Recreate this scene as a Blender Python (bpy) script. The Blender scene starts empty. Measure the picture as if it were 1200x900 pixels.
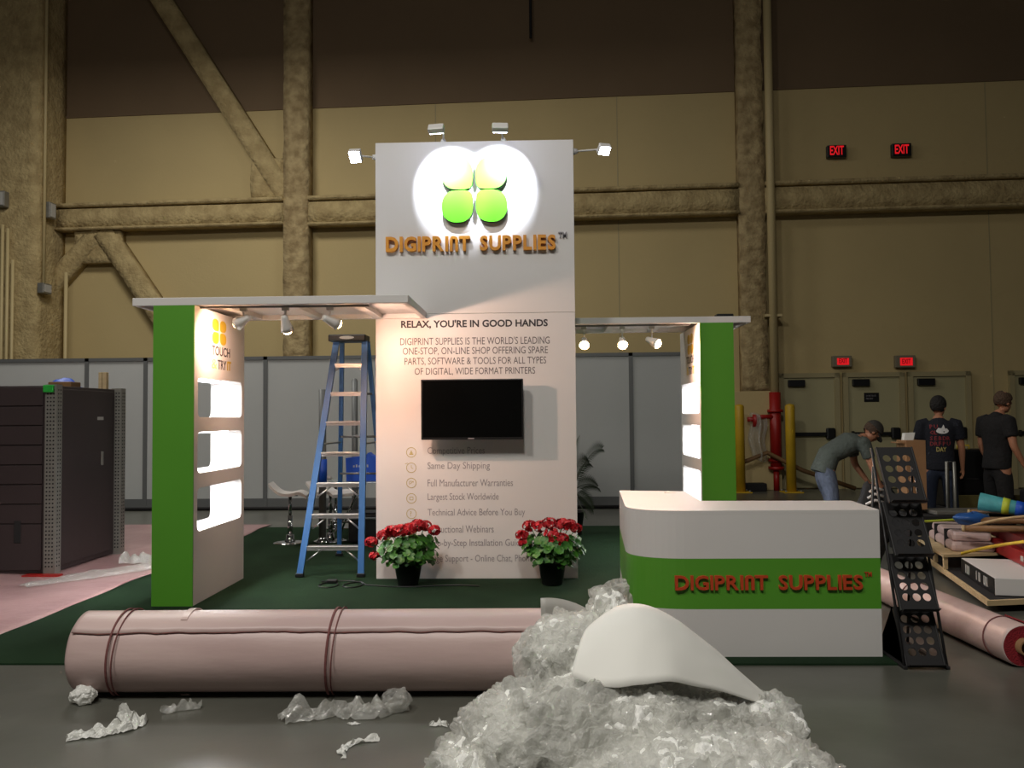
import bpy, bmesh, math, random
from mathutils import Vector, Matrix, noise
C = bpy.context.scene.collection
R = math.radians
PI = math.pi
random.seed(7)

# ------------------------------------------------------------------ camera
def cam_matrix(loc, yaw, pitch, roll):
    fwd = Vector((-math.sin(yaw)*math.cos(pitch), math.cos(yaw)*math.cos(pitch), math.sin(pitch)))
    right = Vector((math.cos(yaw), math.sin(yaw), 0)); up = right.cross(fwd)
    r2 = math.cos(roll)*right + math.sin(roll)*up
    u2 = -math.sin(roll)*right + math.cos(roll)*up
    m = Matrix((r2, u2, -fwd)).transposed().to_4x4()
    m.translation = loc
    return m
cd = bpy.data.cameras.new('camera'); cam = bpy.data.objects.new('camera', cd); C.objects.link(cam)
cd.sensor_width = 36; cd.lens = 30.0; cd.clip_end = 200
cam.matrix_world = cam_matrix(Vector((0, 0, 1.55)), 0.0302, 0.0381, -0.0084)
bpy.context.scene.camera = cam
vs = bpy.context.scene.view_settings
vs.view_transform = 'Standard'; vs.look = 'None'; vs.gamma = 1; vs.use_curve_mapping = False
vs.exposure = 0.0

# ------------------------------------------------------------------ light of the hall
w = bpy.data.worlds.new('hall_air'); bpy.context.scene.world = w; w.use_nodes = True
w.node_tree.nodes['Background'].inputs[0].default_value = (1.0, 0.93, 0.82, 1)
w.node_tree.nodes['Background'].inputs[1].default_value = 0.02
def aim(o, loc, target):
    o.location = loc
    o.rotation_euler = (Vector(target)-Vector(loc)).to_track_quat('-Z', 'Y').to_euler()
def area(name, loc, target, sx, sy, power, col, spread=180):
    l = bpy.data.lights.new(name, 'AREA'); l.shape = 'RECTANGLE'; l.size = sx; l.size_y = sy
    l.energy = power; l.color = col; l.spread = R(spread)
    o = bpy.data.objects.new(name, l); C.objects.link(o); aim(o, loc, target); return o
def spot(name, loc, target, power, col, cone=80, blend=0.5, radius=0.03):
    l = bpy.data.lights.new(name, 'SPOT'); l.energy = power; l.color = col
    l.spot_size = R(cone); l.spot_blend = blend; l.shadow_soft_size = radius
    o = bpy.data.objects.new(name, l); C.objects.link(o); aim(o, loc, target); return o
HALL = (1.0, 0.96, 0.89)
area('ceiling_lamp', (-6.8, 12.3, 9.0), (-6.8, 13.3, 0), 2.0, 2.0, 370, HALL)
area('ceiling_lamp', (-1.0, 12.5, 9.0), (-1.0, 13.5, 0), 2.0, 2.0, 90, HALL)
area('ceiling_lamp', (-4.5, 0.0, 9.5), (-3.5, 3.0, 0), 1.0, 1.0, 420, HALL)
area('ceiling_lamp', (-0.5, -1.5, 9.5), (-0.3, 3.0, 0), 1.0, 1.0, 420, HALL)

# ------------------------------------------------------------------ materials
def lin(c):
    out = []
    for v in c:
        v /= 255.0
        out.append(v/12.92 if v <= 0.04045 else ((v+0.055)/1.055)**2.4)
    return tuple(out)+(1.0,)
def mat(name, col, rough=0.5, metal=0.0, vary=0.0, vscale=6.0, bump=0.0, bscale=40.0, emit=None, estr=0.0,
        spec=0.5, trans=0.0, alpha=1.0, col2=None, stretch=None, coat=0.0):
    m = bpy.data.materials.new(name); m.use_nodes = True
    nt = m.node_tree; b = nt.nodes['Principled BSDF']
    c = lin(col)
    b.inputs['Base Color'].default_value = c
    b.inputs['Roughness'].default_value = rough; b.inputs['Metallic'].default_value = metal
    b.inputs['Specular IOR Level'].default_value = spec
    b.inputs['Transmission Weight'].default_value = trans
    b.inputs['Alpha'].default_value = alpha
    b.inputs['Coat Weight'].default_value = coat
    tc = nt.nodes.new('ShaderNodeTexCoord')
    src = tc.outputs['Object']
    if stretch:
        mp = nt.nodes.new('ShaderNodeMapping'); mp.inputs['Scale'].default_value = stretch
        nt.links.new(src, mp.inputs[0]); src = mp.outputs[0]
    if vary > 0 or col2:
        n = nt.nodes.new('ShaderNodeTexNoise'); n.inputs['Scale'].default_value = vscale; n.inputs['Detail'].default_value = 6
        nt.links.new(src, n.inputs['Vector'])
        r = nt.nodes.new('ShaderNodeValToRGB')
        c2 = lin(col2) if col2 else tuple(max(0, x*(1-vary)) for x in c[:3])+(1,)
        r.color_ramp.elements[0].position = 0.35; r.color_ramp.elements[0].color = c2
        r.color_ramp.elements[1].position = 0.65; r.color_ramp.elements[1].color = c
        nt.links.new(n.outputs['Fac'], r.inputs[0]); nt.links.new(r.outputs[0], b.inputs['Base Color'])
    if bump > 0:
        n2 = nt.nodes.new('ShaderNodeTexNoise'); n2.inputs['Scale'].default_value = bscale; n2.inputs['Detail'].default_value = 8
        nt.links.new(src, n2.inputs['Vector'])
        bp = nt.nodes.new('ShaderNodeBump'); bp.inputs['Strength'].default_value = bump; bp.inputs['Distance'].default_value = 0.05
        nt.links.new(n2.outputs['Fac'], bp.inputs['Height']); nt.links.new(bp.outputs[0], b.inputs['Normal'])
    if emit:
        b.inputs['Emission Color'].default_value = lin(emit); b.inputs['Emission Strength'].default_value = estr
    return m
M = {}
def defmats():
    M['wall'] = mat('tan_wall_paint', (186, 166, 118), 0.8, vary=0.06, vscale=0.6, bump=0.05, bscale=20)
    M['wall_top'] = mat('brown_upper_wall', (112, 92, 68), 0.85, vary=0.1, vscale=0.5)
    M['rough'] = mat('sprayed_fireproofing', (180, 160, 118), 0.95, vary=0.35, vscale=5, bump=1.0, bscale=9, col2=(140, 120, 84))
    M['rough2'] = mat('sprayed_fireproofing_smooth', (184, 164, 118), 0.95, vscale=4, bump=0.8, bscale=14, col2=(158, 138, 96))
    M['concrete'] = mat('polished_concrete', (96, 96, 88), 0.3, vary=0.35, vscale=0.9, bump=0.03, bscale=5, col2=(74, 74, 67))
    M['carpet'] = mat('green_carpet', (34, 58, 36), 0.95, vary=0.25, vscale=2.0, bump=0.6, bscale=300, spec=0.15)
    M['film'] = mat('pink_film', (180, 146, 144), 0.3, vary=0.2, vscale=1.2, bump=0.35, bscale=4, col2=(160, 124, 124))
    M['white'] = mat('white_laminate', (212, 209, 206), 0.45, vary=0.02, vscale=2)
    M['whitem'] = mat('white_painted_metal', (218, 216, 212), 0.35)
    M['green'] = mat('lime_green_panel', (84, 150, 42), 0.45, vary=0.03, vscale=2)
    M['greenlogo'] = mat('bright_green_acrylic', (84, 205, 20), 0.35)
    M['greenedge'] = mat('dark_green_edge', (30, 82, 20), 0.5)
    M['gold'] = mat('gold_letter_face', (214, 142, 34), 0.4)
    M['goldp'] = mat('gold_print', (196, 164, 40), 0.6)
    M['redl'] = mat('orange_red_letter', (186, 66, 30), 0.5)
    M['ink'] = mat('grey_print', (86, 82, 84), 0.7)
    M['inkd'] = mat('dark_print', (52, 48, 52), 0.7)
    M['inkl'] = mat('light_grey_print', (140, 136, 138), 0.7)
    M['olive'] = mat('ochre_print', (176, 160, 92), 0.7)
    M['paleyel'] = mat('pale_yellow_print', (236, 214, 120), 0.6)
    M['black'] = mat('black_plastic', (14, 14, 15), 0.4)
    M['screen'] = mat('black_screen', (7, 8, 8), 0.12)
    M['grey'] = mat('grey_fabric_panel', (172, 174, 172), 0.8, vary=0.04, vscale=1.0)
    M['greyd'] = mat('grey_metal_rail', (104, 106, 106), 0.5, metal=0.3)
    M['alu'] = mat('brushed_aluminium', (196, 194, 192), 0.32, metal=0.9)
    M['chrome'] = mat('chrome', (210, 210, 212), 0.12, metal=1.0)
    M['blue'] = mat('blue_fibreglass', (48, 94, 146), 0.45)
    M['bluebag'] = mat('blue_bag', (18, 78, 188), 0.5)
    M['cab'] = mat('dark_brown_metal', (52, 42, 42), 0.5, vary=0.1, vscale=1.5)
    M['galv'] = mat('galvanised_steel', (150, 148, 140), 0.45, metal=0.6, vary=0.15, vscale=10)
    M['hole'] = mat('dark_slot', (22, 20, 20), 0.8)
    M['yellow'] = mat('yellow_bollard', (196, 158, 30), 0.5, vary=0.2, vscale=3)
    M['redpipe'] = mat('red_pipe', (150, 20, 14), 0.45)
    M['cream'] = mat('cream_pipe', (190, 172, 126), 0.6)
    M['door'] = mat('beige_door', (168, 160, 122), 0.6, vary=0.05, vscale=1.5)
    M['frame'] = mat('door_frame_paint', (158, 146, 108), 0.6)
    M['exitred'] = mat('red_exit_light', (120, 6, 10), 0.5, emit=(255, 30, 40), estr=0.6)
    M['exitgrey'] = mat('grey_exit_housing', (120, 112, 92), 0.6)
    M['pink'] = mat('pink_carpet_backing', (204, 180, 174), 0.42, vary=0.2, vscale=1.6, bump=0.14, bscale=3, col2=(184, 158, 154), stretch=(0.5, 2, 2))
    M['redcarpet'] = mat('red_carpet_pile', (140, 22, 34), 0.9, bump=0.6, bscale=120)
    M['card'] = mat('brown_cardboard', (150, 112, 76), 0.8, vary=0.1)
    M['wood'] = mat('pale_wood', (196, 172, 130), 0.6, vary=0.2, vscale=3, stretch=(1, 8, 8))
    M['brownwood'] = mat('brown_wood', (120, 88, 52), 0.6, vary=0.3, vscale=4)
    M['redbox'] = mat('dark_red_box', (142, 22, 26), 0.4)
    M['teal'] = mat('teal_mat', (70, 158, 164), 0.6, vary=0.2, vscale=20)
    M['lime'] = mat('lime_strap', (190, 205, 60), 0.5)
    M['yel'] = mat('yellow_strap', (218, 186, 60), 0.5)
    M['skin'] = mat('skin', (168, 116, 88), 0.55)
    M['shirtg'] = mat('grey_green_cotton', (72, 78, 72), 0.9, bump=0.3, bscale=25)
    M['shirtb'] = mat('navy_cotton', (18, 20, 30), 0.9, bump=0.3, bscale=25)
    M['shirtk'] = mat('black_cotton', (16, 15, 16), 0.9, bump=0.3, bscale=25)
    M['jeans'] = mat('faded_denim', (92, 100, 118), 0.9, vary=0.25, vscale=8, bump=0.3, bscale=30)
    M['jeansd'] = mat('dark_denim', (34, 42, 60), 0.9, bump=0.3, bscale=30)
    M['hair'] = mat('dark_hair', (22, 18, 16), 0.7, bump=0.6, bscale=60)
    M['hairb'] = mat('brown_hair', (74, 54, 38), 0.7, bump=0.6, bscale=60)
    M['capm'] = mat('dark_cap', (48, 44, 38), 0.8)
    M['leaf'] = mat('green_leaf', (70, 128, 40), 0.5, vary=0.5, vscale=12, col2=(34, 84, 26))
    M['palm'] = mat('palm_leaf', (60, 70, 50), 0.5)
    M['petal'] = mat('red_petal', (200, 16, 34), 0.55, vary=0.4, vscale=30)
    M['soil'] = mat('soil', (40, 30, 22), 0.95)
    M['rackm'] = mat('black_rack_metal', (34, 33, 34), 0.5)
    M['bulb'] = mat('warm_bulb', (255, 240, 200), 0.3, emit=(255, 196, 140), estr=90)
    M['led'] = mat('cool_led', (255, 255, 255), 0.3, emit=(245, 248, 255), estr=14)
    M['floodled'] = mat('cool_flood_led', (255, 255, 255), 0.3, emit=(214, 222, 255), estr=45)
    M['paper'] = mat('white_foam_sheet', (232, 231, 224), 0.6, bump=0.05, bscale=6)
    M['greyl'] = mat('pale_grey_plastic', (176, 174, 168), 0.5)
    # clear wrap: film that mostly lets light through, scatters a little and glints on its creases
    def film(name, clear, milk, rough, bump, through=0.45):
        m = bpy.data.materials.new(name); m.use_nodes = True; nt = m.node_tree; nt.nodes.remove(nt.nodes['Principled BSDF'])
        N = nt.nodes.new; L = nt.links.new
        tc = N('ShaderNodeTexCoord')
        v = N('ShaderNodeTexVoronoi'); v.feature = 'DISTANCE_TO_EDGE'; v.inputs['Scale'].default_value = 22
        nz = N('ShaderNodeTexNoise'); nz.inputs['Scale'].default_value = 38; nz.inputs['Detail'].default_value = 7; nz.inputs['Distortion'].default_value = 1.5
        L(tc.outputs['Object'], v.inputs['Vector']); L(tc.outputs['Object'], nz.inputs['Vector'])
        ad = N('ShaderNodeMath'); ad.operation = 'ADD'; L(v.outputs['Distance'], ad.inputs[0]); L(nz.outputs['Fac'], ad.inputs[1])
        bp = N('ShaderNodeBump'); bp.inputs['Strength'].default_value = bump; bp.inputs['Distance'].default_value = 0.03; L(ad.outputs[0], bp.inputs['Height'])
        di = N('ShaderNodeBsdfDiffuse'); di.inputs[0].default_value = (0.95, 0.95, 0.91, 1); L(bp.outputs[0], di.inputs['Normal'])
        tr = N('ShaderNodeBsdfTranslucent'); tr.inputs[0].default_value = (0.94, 0.94, 0.89, 1); L(bp.outputs[0], tr.inputs['Normal'])
        tp = N('ShaderNodeBsdfTransparent'); tp.inputs[0].default_value = (0.97, 0.97, 0.96, 1)
        gl = N('ShaderNodeBsdfGlossy'); gl.inputs['Roughness'].default_value = rough; L(bp.outputs[0], gl.inputs['Normal'])
        m1 = N('ShaderNodeMixShader'); m1.inputs[0].default_value = through; L(di.outputs[0], m1.inputs[1]); L(tr.outputs[0], m1.inputs[2])
        m2 = N('ShaderNodeMixShader'); m2.inputs[0].default_value = clear; L(m1.outputs[0], m2.inputs[1]); L(tp.outputs[0], m2.inputs[2])
        m3 = N('ShaderNodeMixShader'); m3.inputs[0].default_value = milk; L(m2.outputs[0], m3.inputs[1]); L(gl.outputs[0], m3.inputs[2])
        L(m3.outputs[0], nt.nodes['Material Output'].inputs['Surface']); return m
    M['wrap'] = film('clear_plastic_wrap', 0.58, 0.14, 0.05, 0.7)
    M['scrap'] = film('thin_plastic_scrap', 0.75, 0.12, 0.12, 0.4)
    M['milky'] = film('milky_plastic_wrap', 0.0, 0.04, 0.15, 0.5, 0.05)
    M['rag'] = film('white_plastic_rag', 0.1, 0.06, 0.25, 0.4, 0.3)
defmats()

# ------------------------------------------------------------------ mesh helpers
class MB:
    def __init__(self, mx=None):
        self.bm = bmesh.new(); self.mx = mx or Matrix()
    def _new(self, fn):
        old = set(self.bm.verts); fn(); return [v for v in self.bm.verts if v not in old]
    def box(self, x0, x1, y0, y1, z0, z1, bev=0.0, m=None, slot=0):
        b2 = bmesh.new()
        bmesh.ops.create_cube(b2, size=1)
        for v in b2.verts:
            v.co = Vector((x0+(v.co.x+.5)*(x1-x0), y0+(v.co.y+.5)*(y1-y0), z0+(v.co.z+.5)*(z1-z0)))
        if bev > 0:
            bmesh.ops.bevel(b2, geom=b2.edges[:], offset=bev, segments=2, affect='EDGES', profile=0.5)
        self._merge(b2, m, slot); return self
    def _merge(self, b2, m=None, slot=0):
        mm = m or Matrix()
        vm = {}
        for v in b2.verts: vm[v] = self.bm.verts.new(mm @ v.co)
        for f in b2.faces:
            try:
                nf = self.bm.faces.new([vm[v] for v in f.verts]); nf.material_index = slot; nf.smooth = f.smooth
            except ValueError: pass
        b2.free()
    def poly(self, pts, slot=0):
        f = self.bm.faces.new([self.bm.verts.new(p) for p in pts]); f.material_index = slot; return self
    def cyl(self, p0, p1, r0, r1=None, seg=16, cap=True, slot=0, smooth=True):
        r1 = r0 if r1 is None else r1
        p0, p1 = Vector(p0), Vector(p1); d = (p1-p0).normalized()
        a = d.orthogonal().normalized(); b = d.cross(a)
        r = []
        for p, rr in ((p0, r0), (p1, r1)):
            r.append([self.bm.verts.new(p+rr*(math.cos(t)*a+math.sin(t)*b)) for t in (2*PI*i/seg for i in range(seg))])
        for i in range(seg):
            f = self.bm.faces.new((r[0][i], r[0][(i+1) % seg], r[1][(i+1) % seg], r[1][i])); f.smooth = smooth; f.material_index = slot
        if cap:
            for k in (0, 1):
                f = self.bm.faces.new(r[k] if k else r[k][::-1]); f.material_index = slot
        return self
    def tube(self, pts, r, seg=8, slot=0):
        pts = [Vector(p) for p in pts]; rings = []
        n = len(pts); a = None
        for i, p in enumerate(pts):
            d = (pts[min(i+1, n-1)]-pts[max(i-1, 0)]).normalized()
            if a is None: a = d.orthogonal().normalized()
            a = (a-d*a.dot(d)).normalized(); b = d.cross(a)
            rr = r[i] if isinstance(r, (list, tuple)) else r
            rings.append([self.bm.verts.new(p+rr*(math.cos(t)*a+math.sin(t)*b)) for t in (2*PI*k/seg for k in range(seg))])
        for i in range(n-1):
            for k in range(seg):
                f = self.bm.faces.new((rings[i][k], rings[i][(k+1) % seg], rings[i+1][(k+1) % seg], rings[i+1][k])); f.smooth = True; f.material_index = slot
        self.bm.faces.new(rings[0][::-1]); self.bm.faces.new(rings[-1]); return self
    def lathe(self, prof, c=(0, 0, 0), seg=24, slot=0, m=None):
        c = Vector(c); mm = m or Matrix(); rings = []
        for (r, z) in prof:
            if r < 1e-6: rings.append([self.bm.verts.new(mm @ (c+Vector((0, 0, z))))])
            else: rings.append([self.bm.verts.new(mm @ (c+Vector((r*math.cos(t), r*math.sin(t), z)))) for t in (2*PI*k/seg for k in range(seg))])
        for i in range(len(rings)-1):
            A, B = rings[i], rings[i+1]
            for k in range(seg):
                k2 = (k+1) % seg
                vs_ = [A[k % len(A)], A[k2 % len(A)], B[k2 % len(B)], B[k % len(B)]]
                u = []
                for v in vs_:
                    if v not in u: u.append(v)
                if len(u) > 2:
                    f = self.bm.faces.new(u); f.smooth = True; f.material_index = slot
        return self
    def prism(self, outline, a0, a1, plane='XY', slot=0):
        """outline in the named plane, extruded along the remaining axis from a0 to a1"""
        def P(p, a):
            if plane == 'XY': return (p[0], p[1], a)
            if plane == 'XZ': return (p[0], a, p[1])
            return (a, p[0], p[1])
        A = [self.bm.verts.new(P(p, a0)) for p in outline]; B = [self.bm.verts.new(P(p, a1)) for p in outline]
        n = len(A)
        fs = [self.bm.faces.new(A), self.bm.faces.new(B[::-1])]
        for i in range(n): fs.append(self.bm.faces.new((A[i], B[i], B[(i+1) % n], A[(i+1) % n])))
        for f in fs: f.material_index = slot
        return self
    def ball(self, c, r, sub=2, slot=0):
        b2 = bmesh.new(); bmesh.ops.create_icosphere(b2, subdivisions=sub, radius=1)
        rr = r if isinstance(r, (tuple, list)) else (r, r, r)
        for v in b2.verts: v.co = Vector((v.co.x*rr[0]+c[0], v.co.y*rr[1]+c[1], v.co.z*rr[2]+c[2]))
        for f in b2.faces: f.smooth = True
        self._merge(b2, None, slot); return self
    def addmesh(self, me, m=None, slot=0):
        b2 = bmesh.new(); b2.from_mesh(me); self._merge(b2, m, slot); return self
    def build(self, name, mats, parent=None, base=None, smooth=None, fix=True):
        bm = self.bm
        if fix: bmesh.ops.recalc_face_normals(bm, faces=bm.faces)
        bm.transform(self.mx)
        me = bpy.data.meshes.new(name); bm.to_mesh(me); bm.free()
        if not isinstance(mats, (list, tuple)): mats = [mats]
        for m in mats: me.materials.append(m)
        if smooth is not None:
            for p in me.polygons: p.use_smooth = smooth
        o = bpy.data.objects.new(name, me); C.objects.link(o)
        if parent is not None:
            wm = WM[parent.name]
            me.transform(wm.inverted()); o.parent = parent; WM[o.name] = wm
        else:
            if base is None:
                bb = [v.co for v in me.vertices]
                base = (sum(v.x for v in bb)/len(bb), sum(v.y for v in bb)/len(bb), min(v.z for v in bb))
            me.transform(Matrix.Translation(-Vector(base))); o.location = base
            WM[o.name] = Matrix.Translation(Vector(base))
        return o
WM = {}
def empty(name, loc, rz=0.0):
    o = bpy.data.objects.new(name, None); C.objects.link(o); o.empty_display_size = 0.1
    o.location = loc; o.rotation_euler = (0, 0, rz)
    WM[o.name] = Matrix.Translation(Vector(loc)) @ Matrix.Rotation(rz, 4, 'Z'); return o
def tag(o, label=None, cat=None, group=None, kind=None):
    if label: o['label'] = label
    if cat: o['category'] = cat
    if group: o['group'] = group
    if kind: o['kind'] = kind
    return o
def thing(name, label, cat, loc, rz=0.0, group=None): return tag(empty(name, loc, rz), label, cat, group)
def struct(o, label=None): o['kind'] = 'structure'; return tag(o, label)
def copy_tree(o, parent=None):
    c = o.copy(); C.objects.link(c); c.parent = parent
    if parent is not None: c.matrix_parent_inverse = o.matrix_parent_inverse.copy()
    for ch in list(o.children): copy_tree(ch, c)
    return c
def light_in(l, parent):
    l.parent = parent; l.matrix_parent_inverse = WM[parent.name].inverted(); return l
def basis(o, x, y):
    x = Vector(x).normalized(); y = Vector(y).normalized(); z = x.cross(y)
    m = Matrix((x, y, z)).transposed().to_4x4(); m.translation = Vector(o); return m
def eval_mesh(o):
    dg = bpy.context.evaluated_depsgraph_get(); dg.update()
    me = bpy.data.meshes.new_from_object(o.evaluated_get(dg)); return me
def text_mesh(body, wd=None, ht=None, ext=0.001, off=0.0, res=3, space=1.0):
    cu = bpy.data.curves.new('t', 'FONT'); cu.body = body; cu.extrude = 0.01; cu.offset = off; cu.resolution_u = res
    cu.space_character = space
    o = bpy.data.objects.new('t', cu); C.objects.link(o)
    me = eval_mesh(o); bpy.data.objects.remove(o); bpy.data.curves.remove(cu)
    xs = [v.co.x for v in me.vertices]; ys = [v.co.y for v in me.vertices]
    x0, x1, y0, y1 = min(xs), max(xs), min(ys), max(ys)
    sx = wd/(x1-x0) if wd else None; sy = ht/(y1-y0) if ht else None
    sx = sx or sy; sy = sy or sx
    for v in me.vertices:
        v.co = Vector(((v.co.x-x0)*sx, (v.co.y-y0)*sy, ext if v.co.z > 0 else 0.0))
    return me
def printed(lines, name, m, parent, org, xdir, zdir=(0, 0, 1), ext=0.0015):
    """lines: (text, x, y, width, height, bold)"""
    b = MB(); mx = basis(org, xdir, zdir)
    for (t, x, y, wd, ht, bold) in lines:
        b.addmesh(text_mesh(t, wd, ht, ext, bold), mx @ Matrix.Translation((x, y, 0)))
    return b.build(name, m, parent)
def rrect(cx, cy, wd, ht, r, n=6):
    pts = []
    for (sx, sy, a0) in ((1, 1, 0), (-1, 1, 90), (-1, -1, 180), (1, -1, 270)):
        for i in range(n+1):
            a = R(a0+90*i/n)
            pts.append((cx+sx*(wd/2-r)+r*math.cos(a), cy+sy*(ht/2-r)+r*math.sin(a)))
    return pts
def holed_mesh(outer, holes, depth):
    """flat panel with holes cut through it, lying in XY, thickness along +Z"""
    cu = bpy.data.curves.new('h', 'CURVE'); cu.dimensions = '2D'; cu.fill_mode = 'BOTH'; cu.extrude = depth/2
    for pts in [outer]+holes:
        s = cu.splines.new('POLY'); s.points.add(len(pts)-1)
        for p, q in zip(s.points, pts): p.co = (q[0], q[1], 0, 1)
        s.use_cyclic_u = True
    o = bpy.data.objects.new('h', cu); C.objects.link(o); me = eval_mesh(o)
    bpy.data.objects.remove(o); bpy.data.curves.remove(cu)
    me.transform(Matrix.Translation((0, 0, depth/2))); return me

def fused(parts, voxel=0.012, smooth=3):
    """several closed surfaces fused into one continuous skin"""
    b = MB()
    for me in parts: b.addmesh(me)
    me = bpy.data.meshes.new('f'); b.bm.to_mesh(me); b.bm.free()
    o = bpy.data.objects.new('f', me); C.objects.link(o)
    r = o.modifiers.new('r', 'REMESH'); r.mode = 'VOXEL'; r.voxel_size = voxel; r.use_smooth_shade = True
    if smooth:
        s = o.modifiers.new('s', 'SMOOTH'); s.iterations = smooth; s.factor = 0.5
    res = eval_mesh(o); bpy.data.objects.remove(o); return res
# ------------------------------------------------------------------ the hall
WA = math.atan(-0.055)
WALL = Matrix.Translation((0, 18.3, 0)) @ Matrix.Rotation(WA, 4, 'Z')      # wall frame: u along the wall, -y out of it, z up
def WB(): return MB(WALL)
struct(MB().box(-22, 22, -8, 21, -0.2, 0).build('floor', M['concrete'], base=(0, 0, 0)))
struct(WB().box(-20, 20, 0, 0.4, 0, 8.44).build('wall_back', M['wall'], base=(0, 18.3, 0)))
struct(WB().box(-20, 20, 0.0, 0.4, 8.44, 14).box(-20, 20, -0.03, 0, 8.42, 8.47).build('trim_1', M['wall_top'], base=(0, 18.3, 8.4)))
# faint vertical joints of the wall boards
j = WB()
for u in (-2.2, 1.75, 9.35): j.box(u, u+0.02, -0.006, 0, 0, 8.42)
struct(j.build('trim_2', M['frame']))
def rough_box(name, x0, x1, d, z0, z1, m, seed, amp=0.02, step=0.14, mx=None):
    """a lumpy sprayed box standing d out of the wall"""
    b2 = bmesh.new(); bmesh.ops.create_cube(b2, size=1)
    for v in b2.verts: v.co = Vector((x0+(v.co.x+.5)*(x1-x0), -d+(v.co.y+.5)*(d-0.001), z0+(v.co.z+.5)*(z1-z0)))
    for ax, L in ((0, x1-x0), (1, d), (2, z1-z0)):
        n = int(L/step)
        lo = (x0, -d, z0)[ax]
        for i in range(1, n):
            nrm = [0, 0, 0]; nrm[ax] = 1; co = [0, 0, 0]; co[ax] = lo+L*i/n
            bmesh.ops.bisect_plane(b2, geom=b2.verts[:]+b2.edges[:]+b2.faces[:], plane_co=co, plane_no=nrm)
    for v in b2.verts:
        p = v.co*2.1+Vector((seed*7.1, seed*3.3, 0))
        dv = noise.noise_vector(p)*amp+noise.noise_vector(p*3.1)*amp*0.6
        if v.co.y < -0.01: v.co += Vector((dv.x, min(dv.y, 0.02), dv.z if z0+0.01 < v.co.z < z1-0.01 else 0))
    for f in b2.faces: f.smooth = True
    b = MB((mx or Matrix()))
    b._merge(b2); b.mx = WALL @ (mx or Matrix())
    for e in b.bm.edges:
        if len(e.link_faces) == 2 and e.calc_face_angle(0) > 0.75: e.smooth = False
    return struct(b.build(name, m))
rough_box('column', -5.49, -4.94, 0.35, 0, 13.5, M['rough'], 1)
rough_box('column', 4.25, 4.77, 0.35, 2.03, 13.5, M['rough'], 2, 0.035)
rough_box('column', -13.5, -10.69, 1.02, 0, 13.5, M['rough2'], 3, 0.025, 0.2)
# the wide plain pilaster the right column stands on
struct(WB().box(3.3, 5.0, -0.36, 0, 0, 2.03, 0.01).build('trim_3', M['wall']))
# horizontal girder, three bays, with a lip on top and one at the bottom
for n, (a, b_, zt, zb) in enumerate(((-10.68, -5.5, 6.36, 5.82), (-4.93, 4.24, 6.36, 5.78), (4.78, 16, 6.37, 5.77))):
    o = rough_box('girder', a, b_, 0.36, zb, zt-0.12, M['rough2'], 10+n, 0.014, 0.3)
    rough_box('girder_flange', a, b_, 0.42, zt-0.07, zt, M['rough2'], 20+n, 0.008, 0.3)
    rough_box('girder_flange', a, b_, 0.42, zb-0.05, zb-0.001, M['rough2'], 30+n, 0.008, 0.3)
# diagonal braces
def brace(u0, z0, u1, z1, wd, d, seed):
    L = math.hypot(u1-u0, z1-z0); ang = math.atan2(z1-z0, u1-u0)
    mx = Matrix.Translation((u0, 0, z0)) @ Matrix.Rotation(-ang, 4, 'Y')
    rough_box('brace', 0, L, d, -wd/2, wd/2, M['rough2'], seed, 0.018, 0.12, mx)
brace(-5.45, 6.42, -8.95, 11.9, 0.42, 0.33, 41)
brace(-9.65, 5.75, -6.2, 0.8, 0.42, 0.31, 42)
brace(-9.75, 5.75, -11.3, 4.1, 0.4, 0.29, 43)
rough_box('gusset', -10.3, -9.25, 0.27, 5.05, 5.76, M['rough2'], 44, 0.015)
rough_box('gusset', -6.25, -5.5, 0.27, 6.37, 7.25, M['rough2'], 45, 0.02)
# doors
def door(n, u0, u1, bar=True, hinge=1):
    d = WB()
    d.box(u0, u1, -0.05, 0, 0.02, 2.30, 0.004)
    o = struct(d.build('door_%d' % n, M['door']))
    f = WB(); f.box(u0-0.1, u0, -0.09, 0, 0, 2.4).box(u1, u1+0.1, -0.09, 0, 0, 2.4).box(u0-0.1, u1+0.1, -0.09, 0, 2.305, 2.4)
    f.build('door_frame', M['frame'], o)
    WB().box(u0+0.08, u0+0.42, -0.14, -0.05, 2.12, 2.26, 0.01).build('door_closer', M['black'], o)
    if bar:
        b = WB(); b.box(u0+0.05, u1-0.16, -0.13, -0.09, 1.09, 1.17, 0.01).box(u1-0.2, u1-0.02, -0.15, -0.05, 1.02, 1.26, 0.03)
        b.box(u0+0.05, u0+0.1, -0.1, -0.05, 1.07, 1.19)
        b.build('panic_bar', M['black'], o)
    return o
door(1, 5.14, 6.17); d2 = door(2, 6.44, 7.47); door(3, 7.74, 8.78); door(4, 9.74, 10.8)
t = WB(); t.box(6.76, 7.06, -0.06, -0.05, 1.79, 1.98, 0.004); sgn = t.build('door_sign', M['black'], d2)
sm = MB(WALL)
for (s, y, wd) in (('DO NOT BLOCK', 1.9, 0.2), ('FIRE EXIT', 1.84, 0.14)):
    sm.addmesh(text_mesh(s, wd, 0.035, 0.002, 0.0, 1), basis((6.8, -0.0625, y), (1, 0, 0), (0, 0, 1)))
sm.build('sign_lettering', M['inkl'], sgn)
struct(WB().box(-10, 3.3, -0.02, 0, 0, 0.14).box(8.9, 9.6, -0.02, 0, 0, 0.14).build('baseboard_back', M['hole']))
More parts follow.
